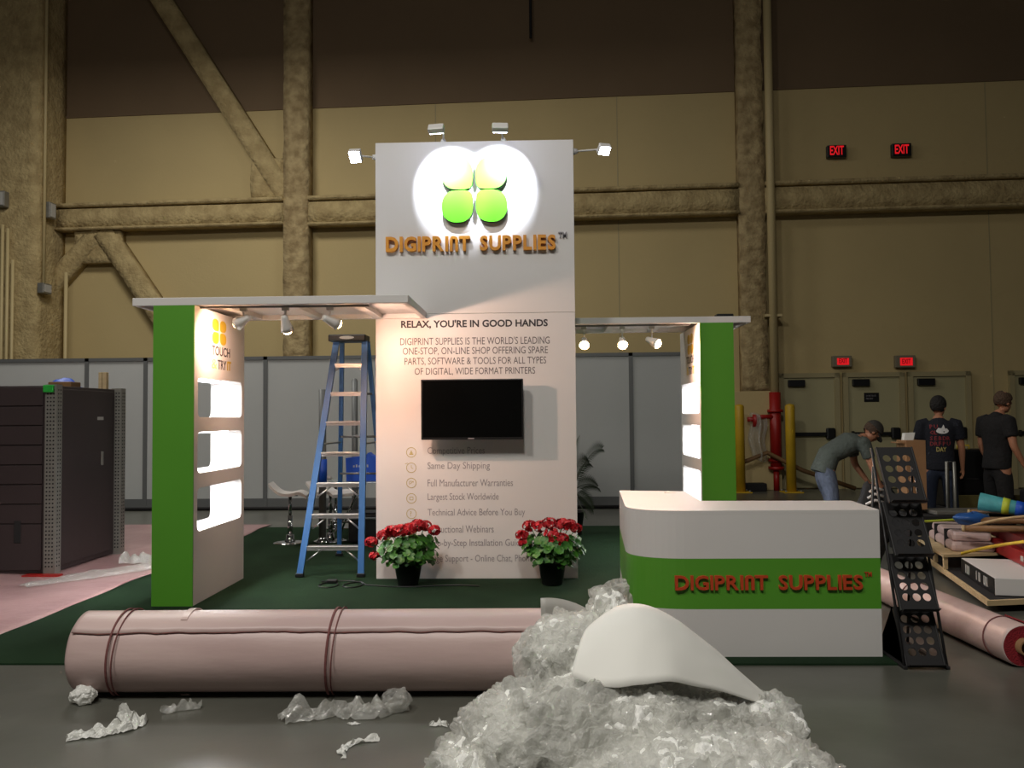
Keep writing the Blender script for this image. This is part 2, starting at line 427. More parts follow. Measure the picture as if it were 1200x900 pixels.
# exit signs
def exit_sign(u0, u1, z0, z1, lit, label):
    t = thing('exit_sign', label, 'exit sign', WALL @ Vector(((u0+u1)/2, -0.1, z0)), WA, 'exit signs on the back wall')
    WB().box(u0, u1, -0.14, -0.02, z0, z1, 0.012).build('housing', M['black'] if lit else M['exitgrey'], t)
    WB().box((u0+u1)/2-0.05, (u0+u1)/2+0.05, -0.03, -0.0, z0+0.08, z1-0.05).build('wall_mount', M['black'], t)
    if lit:
        b = WB(); wd = (u1-u0)*0.72; x0 = (u0+u1)/2-wd/2
        b.addmesh(text_mesh('EXIT', wd, 0.19, 0.004, 0.02, 2), basis((x0, -0.141, z0+0.05), (1, 0, 0), (0, 0, 1)))
        b.build('lit_lettering', M['exitred'], t)
    else:
        b = WB().box(u0+0.09, u1-0.06, -0.146, -0.14, z0+0.04, z1-0.05, 0.003); p = b.build('lit_panel', M['exitred'], t)
        b = WB(); b.addmesh(text_mesh('EXIT', (u1-u0)*0.42, 0.1, 0.003, 0.01, 2), basis((u0+0.13, -0.147, z0+0.075), (1, 0, 0), (0, 0, 1)))
        b.build('lettering', M['redpipe'], p)
exit_sign(6.11, 6.5, 6.9, 7.16, True, 'black exit sign with red letters high on wall, left of the upper pair')
exit_sign(7.42, 7.81, 6.88, 7.15, True, 'black exit sign with red letters high on wall, right of the upper pair')
exit_sign(6.12, 6.51, 2.52, 2.75, False, 'grey exit sign with glowing red panel above the gap left of the middle door')
exit_sign(7.38, 7.78, 2.49, 2.74, False, 'grey exit sign with glowing red panel above the right end of the middle door')
# pipes and conduits
t = thing('standpipe', 'tall fire pipe on back wall, cream above and red below', 'pipe', WALL @ Vector((4.87, -0.45, 0)), WA)
WB().cyl((4.87, -0.45, 2.0), (4.87, -0.45, 13), 0.085, seg=14).build('upper_pipe', M['cream'], t)
b = WB().cyl((4.87, -0.45, 0.42), (4.87, -0.45, 2.0), 0.115, seg=16)
for z in (1.62, 0.62, 0.46): b.cyl((4.87, -0.45, z-0.03), (4.87, -0.45, z+0.03), 0.16, seg=16)
b.cyl((4.87, -0.45, 0), (4.87, -0.45, 0.44), 0.06)
b.build('red_pipe_section', M['redpipe'], t)
WB().box(4.7, 5.04, -0.5, -0.36, 3.55, 3.6).box(4.7, 5.04, -0.4, 0.0, 3.55, 3.6).build('pipe_bracket', M['cream'], t)
b = WB().tube([(4.87, -0.5, 1.5), (4.6, -0.52, 1.5), (4.45, -0.52, 1.48)], 0.045).cyl((4.47, -0.52, 1.3), (4.47, -0.52, 1.55), 0.07).cyl((4.3, -0.52, 1.45), (4.5, -0.52, 1.45), 0.05)
b.build('side_valve', M['redpipe'], t)
def pipe_run(name, label, pts, r, m, cat='conduit', group=None):
    return tag(WB().tube(pts, r, 8).build(name, m), label, cat, group)
pipe_run('conduit', 'long thin conduit running down the right edge of the big left column', [(-10.61, -0.88, 13), (-10.61, -0.88, 4.5)], 0.035, M['cream'])
for k, (u, lab) in enumerate(((-11.40, 'leftmost'), (-11.28, 'middle'), (-11.16, 'rightmost'))):
    pipe_run('conduit', lab+' of three short vertical conduits at the frame edge on the big left column', [(u, -1.1, 5.75-0.08*k-(0.6 if k == 2 else 0)), (u, -1.1, 0.0)], 0.035, M['cream'], group='three conduits')
pipe_run('wall_pipe', 'thin vertical pipe standing against the wall beside the big left column', [(-10.34, -0.5, 4.8), (-10.34, -0.5, 0)], 0.04, M['cream'], 'pipe')
pipe_run('hanging_rod', 'thin dark rod hanging down at the top of the back wall', [(-0.07, -0.2, 13), (-0.07, -0.2, 9.7)], 0.03, M['hole'], 'rod')
def jbox(u0, u1, z0, z1, label, e=1.04):
    o = thing('junction_box', label, 'electrical box', WALL @ Vector(((u0+u1)/2, -e, z0)), WA)
    WB().box(u0, u1, -e-0.16, -e, z0, z1, 0.015).build('case', M['galv'], o)
    WB().box(u0+0.03, u1-0.03, -e-0.175, -e-0.16, z0+0.03, z1-0.03, 0.005).build('lid', M['greyl'], o)
jbox(-11.6, -11.3, 6.13, 6.47, 'pale junction box at the left frame edge on the big column')
def sidebox(e0, e1, z0, z1, label):
    o = thing('junction_box', label, 'electrical box', WALL @ Vector((-10.6, -(e0+e1)/2, z0)), WA)
    WB().box(-10.66, -10.52, -e1, -e0, z0, z1, 0.012).build('case', M['galv'], o)
    WB().box(-10.52, -10.508, -e1+0.03, -e0-0.03, z0+0.03, z1-0.03, 0.004).build('lid', M['greyl'], o)
sidebox(0.6, 0.83, 5.95, 6.3, 'narrow junction box beside the long conduit near the girder end')
sidebox(0.72, 1.02, 4.28, 4.5, 'junction box at the foot of the long conduit')
# bollards
for k, (x, y, lab) in enumerate(((4.02, 17.2, 'yellow steel bollard in front of the wall left of the red pipe'), (5.01, 17.15, 'yellow steel bollard standing right of the red pipe'))):
    t = thing('bollard', lab, 'bollard', (x, y, 0), 0, 'yellow bollards')
    MB().lathe([(0, 0.02), (0.095, 0.02), (0.095, 1.70), (0.08, 1.74), (0, 1.76)], (x, y, 0), 20).build('post', M['yellow'], t)
    b = MB().box(x-0.19, x+0.19, y-0.19, y+0.19, 0, 0.02, 0.004).build('base_plate', M['yellow'], t)
    for sx in (-1, 1):
        for sy in (-1, 1): MB().cyl((x+sx*.15, y+sy*.15, 0.02), (x+sx*.15, y+sy*.15, 0.05), 0.02, seg=6).build('bolt', M['galv'], b)

# ------------------------------------------------------------------ partition behind the stand
b = MB()
seams = [-7.95, -6.9, -4.77, -2.64, -0.52, 1.61, 2.55]
plab = ['grey partition panel farthest left, rising behind the brown cabinet',
        'grey partition panel seen between the cabinet and the green left post',
        'grey partition panel behind the white front of the left post unit',
        'widest open grey partition panel behind the white stool and ladder',
        'grey partition panel hidden behind the tall tower',
        'grey partition panel right behind the tower with palm fronds in front',
        'narrow grey partition panel ending behind the right post unit']
edges = [-10.2]+seams[:-1]+[seams[-1]]
for i in range(7):
    x0, x1 = edges[i], edges[i+1]
    t = thing('partition_panel', plab[i], 'partition', ((x0+x1)/2, 14.8, 0), 0, 'grey partition panels')
    MB().box(x0+0.03, x1-0.03, 14.81, 14.84, 0.16, 2.6).build('fabric', M['grey'], t)
    f = MB().box(x0, x0+0.035, 14.79, 14.85, 0, 2.64).box(x1-0.035, x1, 14.79, 14.85, 0, 2.64)
    f.box(x0, x1, 14.79, 14.85, 2.58, 2.64).build('frame', M['greyd'], t)
    MB().box(x0+0.03, x1-0.03, 14.8, 14.85, 0.0, 0.16).build('base_rail', M['greyd'], t)
t = thing('floor_pipe', 'thin dark pipe lying on the floor along the partition with blue end', 'pipe', (-3, 14.35, 0))
MB().tube([(-9.5, 14.4, 0.03), (0, 14.35, 0.03), (1.45, 14.35, 0.03)], 0.03).build('pipe', M['hole'], t)
MB().cyl((1.4, 14.35, 0.06), (1.55, 14.35, 0.06), 0.06).build('end_cap', M['bluebag'], t)

# ------------------------------------------------------------------ carpet and film
tag(MB().box(-3.89, 2.36, 5.38, 12.05, 0.0, 0.012).build('carpet', M['carpet'], base=(-0.8, 8.7, 0)), 'dark green carpet square under the exhibition stand', 'carpet')
def sheet(name, pts_fn, nu, nv, m, thick=0.003, parent=None, base=None, smooth=True):
    """a thin sheet of its own thickness from a point function of (u, v)"""
    b = MB(); P = [[Vector(pts_fn(i/(nu-1), k/(nv-1))) for k in range(nv)] for i in range(nu)]
    def nrm(i, k):
        a = P[min(i+1, nu-1)][k]-P[max(i-1, 0)][k]; c = P[i][min(k+1, nv-1)]-P[i][max(k-1, 0)]
        n = a.cross(c); return n.normalized() if n.length > 1e-12 else Vector((0, 0, 1))
    T = [[b.bm.verts.new(P[i][k]) for k in range(nv)] for i in range(nu)]
    U = [[b.bm.verts.new(P[i][k]-nrm(i, k)*thick) for k in range(nv)] for i in range(nu)]
    def q(*v): b.bm.faces.new(v).smooth = smooth
    for i in range(nu-1):
        for k in range(nv-1):
            q(T[i][k], T[i+1][k], T[i+1][k+1], T[i][k+1]); q(U[i][k], U[i][k+1], U[i+1][k+1], U[i+1][k])
        for k in (0, nv-1): q(T[i][k], U[i][k], U[i+1][k], T[i+1][k])
    for k in range(nv-1):
        for i in (0, nu-1): q(T[i][k], T[i][k+1], U[i][k+1], U[i][k])
    return b.build(name, m, parent, base)
def pinkfilm(u, v):
    x = -9.5+(5.62)*u; y = 6.05+6.3*v
    if u > 0.99: x += 0.06*noise.noise(Vector((y*1.3, 0, 0)))
    wr = max(0, noise.noise(Vector((x*1.1, y*2.3, 1))))*0.012+max(0, noise.noise(Vector((x*3+y*2, y*1.0, 5))))*0.01
    return (x, y, 0.016+wr*(0.4 if u > 0.97 else 1))
tag(sheet('protective_film', pinkfilm, 70, 70, M['film'], base=(-6.5, 9, 0.013)), 'pink protective film spread on the floor left of the carpet', 'plastic film')

# ------------------------------------------------------------------ the tower
TX0, TX1, TY, TH = -1.558, 0.364, 8.17, 4.222
t = tower = thing('sign_tower', 'tall white display tower with green logo and gold lettering in mid-stand', 'display tower', ((TX0+TX1)/2, TY+0.2, 0.012))
MB().box(TX0, TX1, TY+0.02, TY+0.45, 0.012, TH-0.002, 0.003).build('tower_body', M['greenedge'], t)
MB().box(TX0, TX1, TY, TY+0.02, 0.012, 2.545, 0.002).build('lower_panel', M['white'], t)
MB().box(TX0, TX1, TY, TY+0.02, 2.548, TH, 0.002).build('upper_panel', M['white'], t)
def petal(cx, cz, wd, ht, sx, sz, org, xd, ext, name, m, parent, edge=None, n=48):
    """a leaf of the logo: round outside, squarer towards the cross in the middle"""
    pts = []
    for i in range(n):
        a = 2*PI*i/n; c, s = math.cos(a), math.sin(a)
        e = 2.0 if (c*sx > 0 or s*sz > 0) else 2.0
        e = 4.5 if (c*sx < 0 and s*sz < 0) else 2.35
        pts.append((cx+wd/2*math.copysign(abs(c)**(2/e), c), cz+ht/2*math.copysign(abs(s)**(2/e), s)))
    b = MB(); mx = basis(org, xd, (0, 0, 1))
    A = [b.bm.verts.new(mx @ Vector((p[0], p[1], 0))) for p in pts]; B = [b.bm.verts.new(mx @ Vector((p[0], p[1], ext))) for p in pts]
    b.bm.faces.new(B).material_index = 0
    for i in range(n):
        f = b.bm.faces.new((A[i], A[(i+1) % n], B[(i+1) % n], B[i])); f.material_index = 1 if edge else 0
    return b.build(name, [m, edge] if edge else m, parent)
for (cx, cz, sx, sz) in ((-0.757, 3.893, -1, 1), (-0.429, 3.896, 1, 1), (-0.757, 3.573, -1, -1), (-0.427, 3.576, 1, -1)):
    petal(cx-TX0, cz, 0.30, 0.312, sx, sz, (TX0, TY, 0), (1, 0, 0), 0.06, 'logo_petal', M['greenlogo'], t, M['greenedge'])
def letter_mesh(ch, ht, off, ext):
    if ch != 'N': return text_mesh(ch, None, ht, ext, off, 3)
    b = MB(); wd, s = ht*0.62, ht*0.21; pts = [(0, 0), (0, ht*0.75)]                 # the n of this word mark has a flat round-shouldered top
    pts += [(ht*0.25-ht*0.25*math.cos(R(a)), ht*0.75+ht*0.25*math.sin(R(a))) for a in (30, 60, 90)]
    pts += [(wd-ht*0.25+ht*0.25*math.sin(R(a)), ht*0.75+ht*0.25*math.cos(R(a))) for a in (0, 30, 60, 90)]
    pts += [(wd, 0), (wd-s, 0), (wd-s, ht-s), (s, ht-s), (s, 0)]
    b.prism(pts, 0, ext); bmesh.ops.recalc_face_normals(b.bm, faces=b.bm.faces)
    me = bpy.data.meshes.new('n'); b.bm.to_mesh(me); b.bm.free(); return me
def wordmark(parent, x0, x1, z0, ht, org, xd, ext, m, off=0.035):
    word = 'DIGIPRINT SUPPLIES'; items = []; cur = 0; gap = ht*0.11
    for ch in word:
        if ch == ' ': cur += ht*0.62; continue
        me = letter_mesh(ch, ht, off, ext); wd = max(v.co.x for v in me.vertices); items.append((me, cur)); cur += wd+(gap if ch not in 'N' else gap*0.4)
    k = (x1-x0)/(cur-gap)
    for me, cx in items:
        b = MB(); b.addmesh(me, basis(org, xd, (0, 0, 1)) @ Matrix.Translation((x0+cx*k, z0, 0)) @ Matrix.Diagonal((k, 1, 1, 1)))
        b.build('raised_letter', m, parent)
wordmark(t, -1.451-TX0, 0.185-TX0, 3.145, 0.145, (TX0, TY, 0), (1, 0, 0), 0.05, M['gold'])
printed([('TM', 0.212-TX0, 3.265, 0.08, 0.055, 0.02)], 'trademark_letters', M['inkl'], t, (TX0, TY, 0), (1, 0, 0), ext=0.02)
printed([("RELAX, YOU'RE IN GOOD HANDS", 0.245, 2.40, 1.415, 0.085, 0.03)], 'heading_lettering', M['inkd'], t, (TX0, TY, 0), (1, 0, 0))
printed([("DIGIPRINT SUPPLIES IS THE WORLD'S LEADING", 0.236, 2.245, 1.44, 0.072, 0.0), ('ONE-STOP, ON-LINE SHOP OFFERING SPARE', 0.261, 2.143, 1.397, 0.078, 0.0),
         ('PARTS, SOFTWARE & TOOLS FOR ALL TYPES', 0.277, 2.045, 1.364, 0.078, 0.0), ('OF DIGITAL, WIDE FORMAT PRINTERS', 0.375, 1.948, 1.159, 0.076, 0.0)],
        'paragraph_lettering', M['ink'], t, (TX0, TY, 0), (1, 0, 0))
rows = [('Competitive Prices', 1.178, 0.55), ('Same Day Shipping', 1.034, 0.598), ('Full Manufacturer Warranties', 0.887, 0.817), ('Largest Stock Worldwide', 0.738, 0.68),
        ('Technical Advice Before You Buy', 0.59, 0.93), ('Instructional Webinars', 0.447, 0.63), ('Step-by-Step Installation Guides', 0.30, 0.94), ('Huge Support - Online Chat, Phone', 0.152, 1.0)]
printed([(s, 0.495, z, wd, 0.085 if any(c in s for c in 'gpy') else 0.068, 0.0) for (s, z, wd) in rows], 'list_lettering', M['inkl'], t, (TX0, TY, 0), (1, 0, 0))
# round line icons beside the list
for k, z in enumerate((1.215, 1.068, 0.922, 0.775, 0.629, 0.483, 0.336, 0.19)):
    b = MB(); c = Vector((-1.219, TY-0.002, z)); n = 28
    def ring(r0, r1):
        A = [b.bm.verts.new(c+Vector((r1*math.cos(2*PI*i/n), 0, r1*math.sin(2*PI*i/n)))) for i in range(n)]
        B = [b.bm.verts.new(c+Vector((r0*math.cos(2*PI*i/n), 0, r0*math.sin(2*PI*i/n)))) for i in range(n)]
        for i in range(n): b.bm.faces.new((A[i], A[(i+1) % n], B[(i+1) % n], B[i]))
    ring(0.043, 0.049)
    def bar(x0, z0, x1, z1, wd=0.005):
        d = Vector((x1-x0, 0, z1-z0)).normalized(); q = Vector((-d.z, 0, d.x))*wd/2
        p0, p1 = c+Vector((x0, 0, z0)), c+Vector((x1, 0, z1)); b.poly([p0-q, p1-q, p1+q, p0+q])
    if k == 0: bar(-.02, -.018, .02, -.018, .01); bar(-.013, -.006, .013, -.006, .01); bar(-.006, .008, .006, .008, .014)
    elif k == 1: bar(0, 0, 0, .025); bar(0, 0, .018, -.01); bar(-.06, .035, -.035, .045)
    elif k == 2: bar(-.018, -.016, -.018, .016); bar(-.018, .016, .006, .016); bar(-.01, -.008, .018, .018); bar(.018, .018, .018, .004)
    elif k == 3: bar(-.016, -.014, .016, -.014); bar(-.016, -.014, -.016, .014); bar(-.016, .014, .016, .014); bar(.016, .014, .016, -.014)
    elif k == 4:
        b.addmesh(text_mesh('?', None, 0.048, 0.0015), basis((c.x-0.013, TY, c.z-0.024), (1, 0, 0), (0, 0, 1)))
    else: bar(-.018, 0, .018, 0); bar(0, -.018, 0, .018)
    b.build('list_icon', M['olive'], t)

# the screen on its bracket
t = thing('television', 'black flat television mounted on the white tower, switched off', 'television', (-0.62, TY-0.06, 1.337))
MB().box(-1.1, -0.138, TY-0.17, TY-0.11, 1.337, 1.905, 0.006).build('casing', M['black'], t)
MB().box(-1.085, -0.153, TY-0.172, TY-0.1695, 1.36, 1.892).build('screen', M['screen'], t)
MB().box(-0.66, -0.6, TY-0.173, TY-0.1705, 1.343, 1.352).build('maker_badge', M['inkl'], t)
MB().box(-0.9, -0.34, TY-0.11, TY-0.001, 1.45, 1.75, 0.01).build('wall_bracket', M['black'], t)

# ------------------------------------------------------------------ floodlights on the tower
COOL = (0.80, 0.87, 1.0)
def flood(name, label, mount, elbow, head, target, power, cone, hsize=(0.145, 0.06, 0.07), bl=0.35):
    t = thing('floodlight', label, 'floodlight', mount, 0, 'floodlights on the tower')
    mount, elbow, head, target = map(Vector, (mount, elbow, head, target))
    d = (target-head).normalized()
    up = elbow-mount
    MB().cyl(mount, mount+(up.normalized()*0.05), 0.035, 0.02).build('clamp', M['whitem'], t)
    MB().tube([mount, elbow, head-d*0.02], 0.009).build('arm', M['whitem'], t)
    x = d.cross(Vector((0, 0, 1))).normalized(); y = x.cross(d)
    m = Matrix((x, y, -d)).transposed().to_4x4(); m.translation = head
    hs = hsize
    hb = MB(m); hb.box(-hs[0]/2, hs[0]/2, -hs[2]/2, hs[2]/2, -0.02, hs[1]-0.02, 0.008); h = hb.build('lamp_head', M['whitem'], t)
    MB(m).box(-hs[0]/2+0.008, hs[0]/2-0.008, -hs[2]/2+0.008, hs[2]/2-0.008, -0.026, -0.021).build('led_face', M['floodled'], h)
    light_in(spot('flood_beam', head+d*0.035, target, power, COOL, cone, bl, 0.03), t)
flood('f', 'white floodlight on top edge of tower, above the left half of the logo', (-0.9, TY+0.06, TH), (-0.88, TY-0.12, TH+0.10), (-0.9, TY-0.52, 4.165), (-0.82, TY, 3.85), 170, 70)
flood('f', 'white floodlight on top edge of tower, above the right half of the logo', (-0.31, TY+0.06, TH), (-0.33, TY-0.12, TH+0.10), (-0.32, TY-0.52, 4.165), (-0.36, TY, 3.86), 170, 70)
flood('f', 'glowing floodlight on a thin arm off the left side of tower', (TX0, TY+0.1, 4.11), (-1.68, TY+0.05, 4.11), (-1.75, TY-0.02, 4.09), (-2.1, 5.0, 1.2), 60, 110, (0.115, 0.06, 0.125), 0.8)
flood('f', 'glowing floodlight on a long thin arm off the right side of tower', (TX1, TY+0.1, 4.135), (0.6, TY+0.05, 4.135), (0.66, TY-0.02, 4.11), (1.6, 5.5, 0.8), 60, 110, (0.115, 0.06, 0.1), 0.8)

# ------------------------------------------------------------------ post units with lit niches and canopies
WARM = (1.0, 0.62, 0.47)
def unit(side, label, xi, yf, canopy_label):
    """side -1: left unit, its white inner face looks towards +X; side 1: its mirror image. xi is the plane of the inner face"""
    s = -side
    wd, dp, ht = 0.342, 1.218, 2.5
    xo = xi-s*wd
    t = thing('display_post', label, 'display unit', ((xi+xo)/2, yf+dp/2, 0.012))
    holes = [rrect(0.618, zc, 1.06, h_, 0.055, 6) for (zc, h_) in ((1.733, 0.335), (1.268, 0.345), (0.79, 0.362))]
    outer = [(0.01, 0), (dp, 0), (dp, ht-0.012), (0.01, ht-0.012)]
    bw = 0.30
    me = holed_mesh(outer, [[(p[0], p[1]-0.012) for p in h] for h in holes], bw)
    # panel plane: x -> depth, y -> up, thickness -> across
    x0 = min(xi, xi-s*bw)
    mx = Matrix(((0, 0, 1, x0), (1, 0, 0, yf), (0, 1, 0, 0.012), (0, 0, 0, 1)))
    MB().addmesh(me, mx).build('post_body', M['white'], t)
    MB().box(min(xi, xo)-0.001, max(xi, xo)+0.001, yf-0.002, yf+0.01, 0.012, ht).build('front_panel', M['green'], t)
    xc = xi-s*bw/2
    for (zc, h_) in ((1.733, 0.335), (1.268, 0.345), (0.79, 0.362)):
        zt = zc+h_/2
        MB().box(xc-0.06, xc+0.06, yf+0.2, yf+1.04, zt-0.012, zt-0.001).build('led_strip', M['led'], t)
        l = area('niche_light', (xc, yf+0.62, zt-0.016), (xc, yf+0.62, 0), 0.84, 0.1, 11, (0.97, 0.98, 1.0))
        l.rotation_euler = (0, 0, PI/2); light_in(l, t)
    org = (xi, yf, 0) if s > 0 else (xi, yf+dp, 0); xd = (0, s, 0)
    def X(v, w_=0): return v if s > 0 else dp-v-w_
    for (a, c, sx, sz) in ((0.475, 2.385, -1, 1), (0.655, 2.385, 1, 1), (0.475, 2.27, -1, -1), (0.655, 2.27, 1, -1)):
        aa = a if s > 0 else dp-1.13+a
        petal(aa, c, 0.155, 0.105, sx, sz, org, xd, 0.002, 'printed_petal', M['goldp'], t)
    q = 0 if s > 0 else dp-1.2
    printed([('TOUCH', 0.39+q, 2.115, 0.44, 0.085, 0.015)], 'touch_lettering', M['inkd'], t, org, xd)
    printed([('&', 0.39+q, 1.995, 0.12, 0.085, 0.0)], 'ampersand', M['paleyel'], t, org, xd)
    printed([('TRY', 0.53+q, 1.995, 0.21, 0.085, 0.015)], 'try_lettering', M['inkd'], t, org, xd)
    printed([('IT', 0.76+q, 1.995, 0.1, 0.085, 0.04)], 'it_lettering', M['goldp'], t, org, xd)
    # canopy
    xa, xb = (-3.38, -1.067) if side < 0 else (2.2, 0.2)
    x0, x1 = min(xa, xb), max(xa, xb); y0, y1 = yf, yf+1.17 if side < 0 else yf+1.0
    z0, z1 = 2.5, 2.565
    c = thing('canopy', canopy_label, 'canopy', ((x0+x1)/2, (y0+y1)/2, z0))
    b = MB().box(x0, x1, y0, y0+0.05, z0, z1, 0.003)
    b.box(x0, x1, y1-0.05, y1, z0, z1, 0.003).box(x0, x0+0.05, y0+0.051, y1-0.051, z0, z1, 0.003).box(x1-0.05, x1, y0+0.051, y1-0.051, z0, z1, 0.003)
    b.build('fascia', M['white'], c)
    MB().box(x0+0.051, x1-0.051, y0+0.051, y1-0.051, z1-0.02, z1-0.002).build('top_sheet', M['white'], c)
    for k in range(3):
        xm = x0+(x1-x0)*(0.3+0.25*k)
        MB().box(xm-0.04, xm+0.04, y0+0.051, y1-0.051, z0+0.005, z1-0.021).build('cross_batten', M['white'], c)
    MB().box(x0+(0.45 if side < 0 else 0.15), x1-0.35 if side < 0 else x1-0.6, y0+0.12, y0+0.155, z0-0.012, z0+0.0045, 0.002).build('light_track', M['greyd'], c)
    return t, c
lu, lc = unit(-1, 'green and white display post with lit niches, left end of the stand', -2.857, 7.0, 'flat white canopy on the left green post reaching across the tower')
ru, rc = unit(1, 'green and white display post with lit niches behind the white counter', 1.676, 8.83, 'flat white canopy on the right green post, behind the tower')
tag(MB().box(1.92, 2.1, 9.15, 9.3, 2.5655, 2.63, 0.01).build('power_supply', M['black']), 'small black power box lying on the right canopy', 'power supply')

def track_spot(label, p, target, power, cone=70, bl=0.9, gr='track spotlights', gain=1):
    t = thing('track_spotlight', label, 'spotlight', (p[0], p[1], 2.488), 0, gr)
    p = Vector(p); d = (Vector(target)-p).normalized()
    MB().box(p.x-0.03, p.x+0.03, p.y-0.018, p.y+0.018, 2.462, 2.4875, 0.004).build('track_adapter', M['greyl'], t)
    MB().tube([(p.x, p.y, 2.465), (p.x, p.y, p.z+0.03), p-d*0.03], 0.009).build('stem', M['whitem'], t)
    q = d.to_track_quat('Z', 'Y').to_matrix().to_4x4(); q.translation = p
    h = MB().lathe([(0, -0.075), (0.022, -0.07), (0.03, -0.055), (0.034, -0.02), (0.048, 0.035), (0.056, 0.075), (0.05, 0.075), (0.04, 0.045), (0, 0.042)], seg=24, m=q).build('lamp_head', M['whitem'], t)
    MB().lathe([(0, 0.106), (0.022, 0.102), (0.04, 0.088), (0.046, 0.07), (0, 0.05)], seg=20, m=q).build('bulb', M['bulb'], h)
    light_in(spot('spot_beam', p+d*0.115, target, power, WARM, cone, bl, 0.035), t)
track_spot('white track spotlight beside the post, left of three on the left canopy', (-2.49, 7.14, 2.385), (-2.857, 7.30, 2.22), 55, 130)
track_spot('white track spotlight in the middle of three on the left canopy', (-2.13, 7.14, 2.36), (-2.05, 8.3, 0.6), 60, 110)
track_spot('white track spotlight turned towards tower, right of three on the left canopy', (-1.75, 7.14, 2.375), (-0.6, 8.17, 1.85), 90, 120)
track_spot('lit track spotlight nearest the tower on the right canopy', (0.494, 9.0, 2.33), (0.4, 7.0, 1.0), 60, 110)
track_spot('lit track spotlight in the middle of three on the right canopy', (0.895, 9.0, 2.33), (0.85, 7.0, 0.9), 60, 110)
track_spot('lit track spotlight nearest the post on the right canopy', (1.205, 9.0, 2.33), (1.60, 8.74, 2.10), 75, 165, 0.5)

# ------------------------------------------------------------------ counter
t = thing('reception_counter', 'white L-shaped reception counter with green band and red lettering', 'counter', (1.4, 6.0, 0.012))
def counter_outline(ins=0.0, n=14):
    pts = [(2.165, 5.53), (2.2, 6.12), (1.16, 6.16), (1.175, 6.94), (0.66, 7.05), (0.585, 5.86)]
    e = 2.5
    for i in range(1, n):
        a = PI/2*i/n
        pts.append((1.0-0.415*math.cos(a)**(2/e), 5.86-0.335*math.sin(a)**(2/e)))
    pts.append((1.0, 5.525)); return pts
for nm, z0, z1, m in (('base_panel', 0.012, 0.312, 'white'), ('green_band', 0.312, 0.632, 'green'), ('upper_panel', 0.632, 0.917, 'white')):
    MB().prism(counter_outline(), z0, z1).build(nm, M[m], t)
b = MB().prism(counter_outline(), 0.9175, 0.937); b.build('worktop', M['white'], t)
nx = Vector((2.165-1.0, 5.53-5.525, 0)).normalized()
wordmark(t, 0.0, 1.185, 0.435, 0.092, (0.862, 5.5244, 0), (1, 0.0043, 0), 0.018, M['redl'], off=0.02)
printed([('TM', 0, 0, 0.045, 0.03, 0.02)], 'trademark_letters', M['redl'], t, (2.062, 5.5295, 0.515), (1, 0.0043, 0), ext=0.006)
tag(sheet('paper_scrap', lambda u, v: (0.99+0.1*u, 6.78+0.05*v+0.02*u, 0.9375+0.012*math.sin(u*5)*v+0.001), 6, 4, M['paper'], 0.001, base=(1.0, 6.78, 0.9375)), 'small curled paper scrap lying on the counter top', 'paper')

# ------------------------------------------------------------------ big carpet roll in front
def wavy_roll(name_body, p0, p1, r, m_side, m_end, parent, core_r=None, seed=0, nseg=60, nl=90, bevel=0.05):
    p0, p1 = Vector(p0), Vector(p1); d = (p1-p0); L = d.length; d.normalize()
    up = Vector((0, 0, 1)); s = d.cross(up).normalized(); up = s.cross(d)
    b = MB(); rings = []
    stations = [0, 0.012, 0.03]+[0.03+(L-0.06)*i/nl for i in range(1, nl)]+[L-0.03, L-0.012, L]
    for x in stations:
        e = min(x, L-x); k = 1.0 if e > bevel else 1-0.06*(1-e/bevel)**2
        ring = []
        for i in range(nseg):
            a = 2*PI*i/nseg
            rr = r*k*(1+0.012*noise.noise(Vector((math.cos(a)*1.5+seed, math.sin(a)*1.5, x*1.3)))+0.006*math.cos(8*a+0.6))
            ring.append(b.bm.verts.new(p0+d*x+rr*(math.cos(a)*s+math.sin(a)*up)))
        rings.append(ring)
    for A, B in zip(rings, rings[1:]):
        for i in range(nseg):
            f = b.bm.faces.new((A[i], A[(i+1) % nseg], B[(i+1) % nseg], B[i])); f.smooth = True
    for rg, p, sg in ((rings[0], p0, 1), (rings[-1], p1, -1)):
        if core_r is None:
            f = b.bm.faces.new(rg); f.material_index = 1
        else:
            inner = [b.bm.verts.new(p+core_r*(math.cos(2*PI*i/nseg)*s+math.sin(2*PI*i/nseg)*up)) for i in range(nseg)]
            deep = [b.bm.verts.new(p+d*0.3*sg+core_r*(math.cos(2*PI*i/nseg)*s+math.sin(2*PI*i/nseg)*up)) for i in range(nseg)]
            for i in range(nseg):
                f = b.bm.faces.new((rg[i], rg[(i+1) % nseg], inner[(i+1) % nseg], inner[i])); f.material_index = 1
                f = b.bm.faces.new((inner[i], inner[(i+1) % nseg], deep[(i+1) % nseg], deep[i])); f.material_index = 1
            b.bm.faces.new(deep).material_index = 1
    o = b.build(name_body, [m_side, m_end], parent)
    return o, d, s, up
RP0, RP1, RR = Vector((-2.61, 4.862, 0.226)), Vector((0.42, 4.915, 0.226)), 0.222
t = thing('carpet_roll', 'huge pink-backed carpet roll lying across the front of the stand', 'carpet roll', (-1.1, 4.88, 0))
_, d, s, up = wavy_roll('rolled_carpet', RP0, RP1, RR, M['pink'], M['redcarpet'], t, None, 3)
